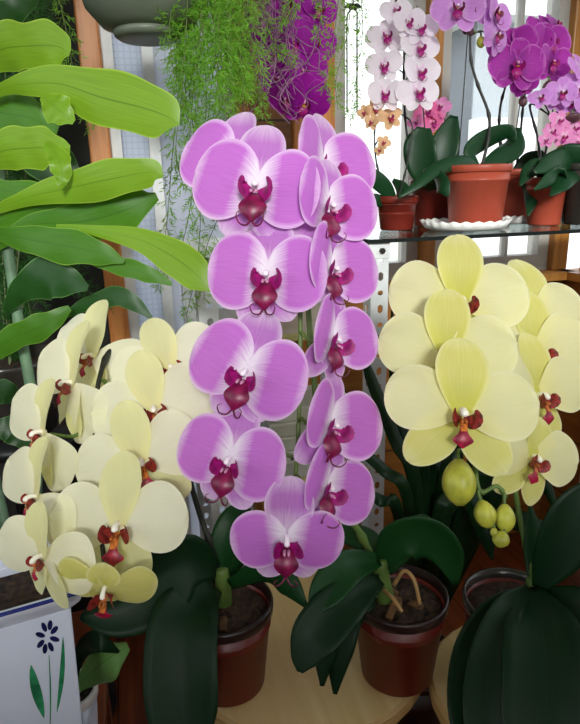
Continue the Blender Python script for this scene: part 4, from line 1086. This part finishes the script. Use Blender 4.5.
for i, (x, y, w, ya, pi_, r) in enumerate(((288, 4, 48, -10, -10, 0), (318, 8, 44, 30, -8, 8), (312, 40, 54, 30, -14, 10), (294, 40, 50, -6, -20, 0), (276, 52, 46, -30, -16, -8), (302, 70, 54, 12, -24, 4), (280, 78, 46, -20, -20, 0), (304, 100, 56, 6, -44, 6), (268, 28, 44, -34, -10, 0), (286, 98, 40, -20, -40, 0))):
    small_flower(hm, 'deep', x, y, .955 + .008 * (i % 3), w, ya, pi_, r, i % 3, True, s8 + s8b)

# ================================================================ flat-stemmed cactus on the left
BZ = .36
cc = P(18, 610, .80); cc.z = BZ
cac = thing('leaf_cactus', 'tall flat-stemmed cactus with wavy yellow-green blades, beside the window post', 'cactus', cc)
bm = BM(); lathe(bm, [(0, 0), (.05, 0), (.068, .11), (.072, .112), (.072, .122), (.063, .122), (.048, .008), (0, .008)], cc, 44); obj('pot_body', bm, M['pot_red'], cac)
bm = BM(); lathe(bm, [(0, .108), (.062, .106)], cc, 32); obj('soil', bm, M['soil'], cac)
A5 = pxof(cc + Vector((0, 0, .108)))
px_tube(cac, 'stem', [A5, (36, 500, .78), (32, 400, .77), (20, 330, .76), (8, 250, .75), (0, 180, .74), (-14, 80, .73), (-20, 10, .73)], (.0075, .006), M['stem_grey'], 40, 10)
px_tube(cac, 'stem', [A5, (4, 520, .82), (-16, 420, .82), (-24, 300, .80), (-34, 180, .78), (-40, 60, .76)], (.007, .006), M['stem_grey'], 30, 10)
C1, C2, C3 = M['cactus_leaf'], M['cactus_mid'], M['cactus_dark']  # backlight and shade on the blades come from these three colours
def cl(pts, hw, m, **k):
    k.setdefault('scallop', .075); k.setdefault('wave', .10); k.setdefault('wfreq', 3.4); k.setdefault('thick', 0)
    px_leaf(cac, pts, hw, m, name='flat_stem', nv=40, nu=10, bulge=k.pop('bulge', .12), **k)
cl([(-30, 70, .73), (0, 50, .70), (30, 46, .68), (56, 46, .67), (70, 53, .665)], [10, 21, 22, 20, 3], C1, seed=.5)
cl([(-36, 110, .74), (0, 90, .70), (26, 84, .68), (60, 84, .665), (100, 97, .655), (140, 107, .65), (166, 116, .645), (179, 125, .645)], [6, 6, 11, 19, 26, 27, 19, 1], C1, seed=1.2, wave=.06)
cl([(-34, 100, .75), (0, 112, .73), (30, 118, .72), (58, 130, .72)], [10, 20, 20, 4], C2, seed=2)
cl([(42, 96, .66), (56, 108, .65), (74, 122, .65)], [4, 16, 3], C1, seed=2)
cl([(-30, 168, .72), (0, 152, .69), (30, 148, .68), (52, 148, .67), (70, 150, .665)], [8, 18, 21, 16, 4], C1, seed=.2)
cl([(46, 142, .668), (58, 158, .655), (62, 176, .652), (60, 190, .655)], [3, 11, 8, 1], C1, seed=.9, wave=.2)
cl([(-24, 190, .74), (0, 190, .72), (40, 198, .71), (70, 206, .71)], [6, 10, 14, 3], C2, seed=2.2)
cl([(-20, 216, .73), (26, 198, .69), (70, 188, .67), (116, 178, .66), (150, 172, .655), (163, 176, .655)], [4, 8, 16, 18, 13, 2], C1, seed=1.9)
cl([(-14, 228, .74), (30, 212, .71), (75, 205, .70), (120, 198, .69), (150, 196, .69)], [4, 10, 15, 14, 3], C2, seed=.4)
cl([(-10, 250, .74), (30, 226, .71), (80, 222, .70), (120, 212, .69), (157, 196, .69)], [4, 10, 20, 22, 4], C2, seed=3.0)
cl([(-10, 232, .72), (20, 238, .69), (60, 245, .675), (96, 252, .67), (124, 262, .67)], [5, 12, 18, 13, 2], C2, seed=1.4)
cl([(56, 226, .70), (92, 230, .68), (140, 240, .665), (175, 258, .655), (198, 276, .65), (213, 292, .65)], [2, 5, 12, 18, 16, 1], C1, seed=.7, wave=.05, scallop=.03)
cl([(84, 258, .69), (110, 264, .68), (142, 272, .675), (172, 284, .675)], [3, 8, 9, 2], C2, seed=2.8)
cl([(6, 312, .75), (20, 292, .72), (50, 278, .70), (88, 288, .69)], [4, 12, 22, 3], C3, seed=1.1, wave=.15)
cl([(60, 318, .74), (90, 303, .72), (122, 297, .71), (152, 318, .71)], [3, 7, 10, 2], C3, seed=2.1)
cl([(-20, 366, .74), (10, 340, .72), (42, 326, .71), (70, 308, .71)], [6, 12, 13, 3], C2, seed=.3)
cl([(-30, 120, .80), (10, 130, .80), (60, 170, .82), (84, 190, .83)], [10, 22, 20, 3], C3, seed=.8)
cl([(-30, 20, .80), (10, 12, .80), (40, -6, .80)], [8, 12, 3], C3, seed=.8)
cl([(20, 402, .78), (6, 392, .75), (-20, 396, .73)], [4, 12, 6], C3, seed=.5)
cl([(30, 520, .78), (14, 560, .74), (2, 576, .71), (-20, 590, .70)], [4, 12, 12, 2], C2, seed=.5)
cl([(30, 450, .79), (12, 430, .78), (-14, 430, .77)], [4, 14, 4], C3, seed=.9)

# ================================================================ white painted planter, small white pot, plant bench
z0 = P(72, 592, .515).z
Ac = P(74, 592, .515); Bc = on_z(0, 613, z0)
e = (Bc - Ac); e.z = 0; e.normalize(); nin = Vector((-e.y, e.x, 0))
if nin.dot(Vector((EYE.x, EYE.y, 0)) - Ac) > 0: nin = -nin
Ls = .17; H = z0 - BZ
DR = .62; pc = Ac + e * Ls / 2 + nin * Ls / 2 * DR
pl = thing('planter', 'square white glazed ceramic planter with blue-edged rim and painted flower', 'planter', (pc.x, pc.y, BZ))
def sq(half, z): return [pc + e * (half * a) + nin * ((half - Ls / 2 * (1 - DR)) * b) + Vector((0, 0, z - pc.z)) for a, b in ((-1, -1), (1, -1), (1, 1), (-1, 1))]
def loft(bm, rings, mi=0, close=True):
    vs = [[bm.verts.new(p) for p in r] for r in rings]
    for a_, b_ in zip(vs, vs[1:]):
        for k in range(len(a_)): bm.faces.new((a_[k], a_[(k + 1) % len(a_)], b_[(k + 1) % len(a_)], b_[k])).material_index = mi
    if close: bm.faces.new(vs[0][::-1]); bm.faces.new(vs[-1])
hb_ = Ls / 2
bm = BM(); loft(bm, [sq(hb_ * .84, BZ), sq(hb_ - .004, z0 - .016), sq(hb_ - .010, z0 - .016), sq(hb_ * .8, BZ + .012)]); bevel(obj('planter_body', bm, M['ceramic'], pl), .006, 4)
bm = BM(); loft(bm, [sq(hb_ - .006, z0 - .02), sq(hb_ + .004, z0 - .008), sq(hb_ + .008, z0 + .002), sq(hb_ + .001, z0 + .003), sq(hb_ - .008, z0 - .008), sq(hb_ - .010, z0 - .02)], 0, False); o = bevel(obj('planter_rim', bm, M['ceramic'], pl), .002, 3)
bm = BM(); loft(bm, [sq(hb_ + .0078, z0 + .0012), sq(hb_ + .0086, z0 + .0024), sq(hb_ + .0060, z0 + .0036), sq(hb_ + .0045, z0 + .0030)], 0, False); obj('blue_rim_line', bm, M['blue_paint'], pl)
bm = BM(); bm.faces.new([bm.verts.new(p) for p in sq(hb_ - .011, z0 - .026)]); obj('soil', bm, M['soil'], pl)
# painted marks on the face towards us
q0 = sq(hb_ * .84, BZ); q1 = sq(hb_ - .004, z0 - .016)
fn = (q0[1] - q0[0]).cross(q1[0] - q0[0]).normalized()
if fn.dot(EYE - q0[0]) < 0: fn = -fn
def on_face(px, py, off=.0003):
    r = ray(px, py); t = (q0[0] + fn * off - EYE).dot(fn) / r.dot(fn); return EYE + r * t
def paint(name, poly, m):
    bm = BM(); bm.faces.new([bm.verts.new(on_face(*p)) for p in poly]); ob = obj(name, bm, M[m], pl, smooth=False); solidify(ob, .0003); return ob
def ell(cx, cy, a, b, ang, n=14): return [(cx + a * math.cos(2 * PI * k / n) * math.cos(ang) - b * math.sin(2 * PI * k / n) * math.sin(ang), cy + a * math.cos(2 * PI * k / n) * math.sin(ang) + b * math.sin(2 * PI * k / n) * math.cos(ang)) for k in range(n)]
fc = (47.5, 637)
for k in range(8):
    a = R(-80 + 45 * k); rx, ry = 7.5, 12
    dx, dy = rx * math.cos(a), ry * math.sin(a)
    x, y = fc[0] + dx + .25 * dy * -.4, fc[1] + dy
    paint('painted_petal', ell(x, y, 5.0, 2.5, math.atan2(dy, dx)), 'navy_paint')
def blade2d(p0, p1, w, bend=0, n=10):
    l, r = [], []
    for i in range(n + 1):
        t = i / n; x = p0[0] + (p1[0] - p0[0]) * t + bend * math.sin(PI * t); y = p0[1] + (p1[1] - p0[1]) * t; h = w * math.sin(PI * t) ** .8 + .25
        l.append((x - h, y)); r.append((x + h, y))
    return l + r[::-1]
paint('painted_leaf', blade2d((31, 665), (44, 718), 5, -1), 'green_paint')
paint('painted_leaf', blade2d((63, 637), (57, 712), 2.2, 2), 'green_paint')
paint('painted_stem', blade2d((49, 655), (50, 730), .5, 1), 'green_paint')
# small white pot with a leafy plant behind it
wp = on_z(70, 692, BZ + .08); wp.z = BZ
sp = thing('potted_plant', 'small white round pot with one dark and one pale leaf behind the square planter', 'plant', wp)
pot_parts(sp, wp, .029, .023, .085, M['ceramic'], M['saucer'], 40, .012, False)
A6 = pxof(wp + Vector((0, 0, .075)))
px_leaf(sp, [A6, (78, 660, A6[2] - .005), (94, 642, .60), (119, 652, .605)], [2, 6, 11, 1], M['orchid_leaf_dark'], twist=10)
px_leaf(sp, [A6, (84, 680, A6[2]), (104, 662, .625), (128, 646, .63)], [3, 9, 19, 4], M['pale_leaf'], twist=-10, scallop=.05)
bx = [on_z(-60, 600, BZ), on_z(60, 600, BZ)]
bench = thing('plant_bench', 'low wooden bench under the white planter', 'bench', (pc.x, pc.y, 0))
xb1 = wp.x + .030; xb0 = min(pc.x - .2, cc.x - .12); yb0 = pc.y - .14; yb1 = cc.y + .10
bm = BM(); box(bm, (xb0, yb0, BZ - .02), (xb1, yb1, BZ)); bevel(obj('bench_top', bm, M['floor'], bench, smooth=False), .003)
for x in (xb0 + .03, xb1 - .03):
    for y in (yb0 + .03, yb1 - .03):
        bm = BM(); box(bm, (x - .015, y - .015, 0), (x + .015, y + .015, BZ - .02)); obj('leg', bm, M['floor'], bench, smooth=False)

# ================================================================ strap-leaved plant in the shade behind the right orchids
kp = on_z(432, 520, .30); kp = Vector((P(425, 430, .92).x, RY - .10, .0))
kl = thing('strap_leaf_plant', 'dark strap-leaved plant in shade between the mauve and lemon orchids', 'plant', kp)
pot_parts(kl, kp, .075, .055, .20, M['pot_dark'], M['pot_dark'], 36)
A7 = pxof(kp + Vector((0, 0, .19)))
for pts, hw in (([A7, (424, 480, .80), (405, 400, .79), (378, 335, .78)], [5, 7, 7, 1]), ([A7, (418, 500, .79), (396, 440, .77), (372, 380, .76), (362, 350, .76)], [5, 6, 7, 6, 1]),
                ([A7, (430, 480, .82), (415, 420, .81), (396, 360, .80), (392, 310, .80)], [5, 7, 8, 6, 1]), ([A7, (410, 510, .78), (384, 470, .76), (352, 445, .75), (330, 440, .75)], [4, 6, 6, 5, 1]),
                ([A7, (445, 490, .82), (455, 450, .81), (470, 420, .80)], [5, 8, 8, 2]), ([A7, (400, 520, .78), (380, 500, .76), (362, 490, .75)], [4, 6, 6, 1]), ([A7, (440, 500, .84), (420, 440, .84), (412, 380, .84), (425, 330, .84)], [5, 8, 8, 6, 1]),
                ([A7, (452, 480, .86), (446, 400, .86), (432, 320, .86), (424, 296, .86)], [6, 10, 10, 7, 1]), ([A7, (470, 500, .86), (480, 440, .86), (478, 360, .86), (460, 320, .86)], [6, 11, 11, 8, 1]),  # leaves from here on added to darken the background on the right
                ([A7, (480, 520, .88), (510, 460, .88), (528, 420, .88)], [6, 12, 12, 2]), ([A7, (468, 540, .84), (500, 520, .82), (540, 530, .80), (566, 556, .79)], [6, 12, 12, 9, 1]), ([A7, (440, 530, .82), (452, 500, .80), (470, 500, .79), (486, 540, .78), (492, 560, .78)], [5, 10, 11, 9, 1]),
                ([A7, (420, 500, .86), (400, 430, .87), (390, 370, .87)], [6, 10, 9, 1]), ([A7, (470, 500, .80), (500, 470, .78), (540, 480, .77), (560, 520, .76)], [5, 8, 9, 7, 1])):
    px_leaf(kl, pts, hw, M['orchid_leaf_dark'], thick=.0008, gut=.25, bulge=.05, twist=20)
# small pots on the upper-left tier
for i, (px, lab) in enumerate(((262, 'small terracotta pot of seedlings on the rack tier behind the mauve orchid, near the post'), (352, 'small terracotta pot of seedlings on the rack tier, beside the white upright'))):
    p = on_y(px, 400, RY + .12); p.z = T2 + -.0015 if i else T1 - .0015
    th = thing('potted_seedling', lab, 'plant', p, 'seedling pots on the rack')
    pot_parts(th, p, .032, .024, .055, M['pot_terra'], M['pot_terra'], 32)
    a = pxof(p + Vector((0, 0, .05)))
    for k in range(9):
        px_leaf(th, [a, (a[0] + RNG.uniform(-12, 12), a[1] - 14, a[2]), (a[0] + RNG.uniform(-30, 30), a[1] - RNG.uniform(10, 34), a[2] - .02)], [1, 4, .5], M['cactus_dark'], thick=0)

# ================================================================ iron hanger with scrolls by the window
ih = thing('iron_hanger', 'black wrought iron hanger with leaf scroll in front of the bright window', 'hanger', P(352, 10, 1.15))
bm = BM(); d = 1.15
u = [P(347, 112, d), P(347, 60, d), P(347, 20, d), P(349, 12, d), P(353, 9, d), P(357, 13, d), P(357, 22, d), P(357, 60, d), P(357, 112, d)]
tube(bm, cr(u, 40), .0016, 7); obj('rod_loop', bm, M['iron'], ih)
bm = BM(); t0 = P(353, 9, d); tube(bm, [t0, Vector((t0.x, t0.y, CEIL))], .0016, 7); obj('hanging_rod', bm, M['iron'], ih)
for a in (-150, -110, -70, -30):
    bm = BM(); q = P(353, 4, d); r = CX * math.cos(R(a)) * .02 - CY * math.sin(R(a)) * .014 * -1
    ribbon(bm, [q, q + r * .5, q + r], [.001, .0045, .0005], [CX * -math.sin(R(a)) + CY * math.cos(R(a))], .1, 8, 4); solidify(obj('leaf_ornament', bm, M['iron'], ih), .0012)

# ================================================================ light
W = bpy.data.worlds.new('sky'); SC.world = W; W.use_nodes = True
nt = W.node_tree; nt.nodes.clear()
o = nt.nodes.new('ShaderNodeOutputWorld'); bg = nt.nodes.new('ShaderNodeBackground')
tcw = nt.nodes.new('ShaderNodeTexCoord'); sw = nt.nodes.new('ShaderNodeSeparateXYZ'); nt.links.new(tcw.outputs['Generated'], sw.inputs[0])
cr_ = ramp(nt, math_(nt, 'MULTIPLY_ADD', sw.outputs[2], .5, .5), [(.0, (.28, .27, .25, 1)), (.48, (.55, .56, .56, 1)), (.56, (.95, .97, 1, 1)), (1, (1.0, 1.05, 1.15, 1))])
nt.links.new(cr_, bg.inputs[0]); bg.inputs[1].default_value = 2.3; nt.links.new(bg.outputs[0], o.inputs[0])
sun = bpy.data.lights.new('sun', 'SUN'); sun.energy = 4.1; sun.angle = R(13); sun.color = (1, .985, .95)
so = bpy.data.objects.new('sun', sun); COL.objects.link(so)
so.rotation_euler = Vector((.16, .94, -.345)).to_track_quat('-Z', 'Y').to_euler()
so.location = (0, 0, 3)

VS = SC.view_settings
SC.display_settings.display_device = 'sRGB'
VS.view_transform = 'Standard'; VS.look = 'None'; VS.exposure = 0.0; VS.gamma = 1.0; VS.use_curve_mapping = False
cy = SC.cycles
cy.max_bounces = 10; cy.transparent_max_bounces = 16; cy.transmission_bounces = 8; cy.diffuse_bounces = 6
cy.use_denoising = True; cy.sample_clamp_indirect = 6
print('ROOM', WY, XL, XR, 'RACK', RX, RLX, RY, RZ, T1, T2, 'pots', cL, cR, cY)
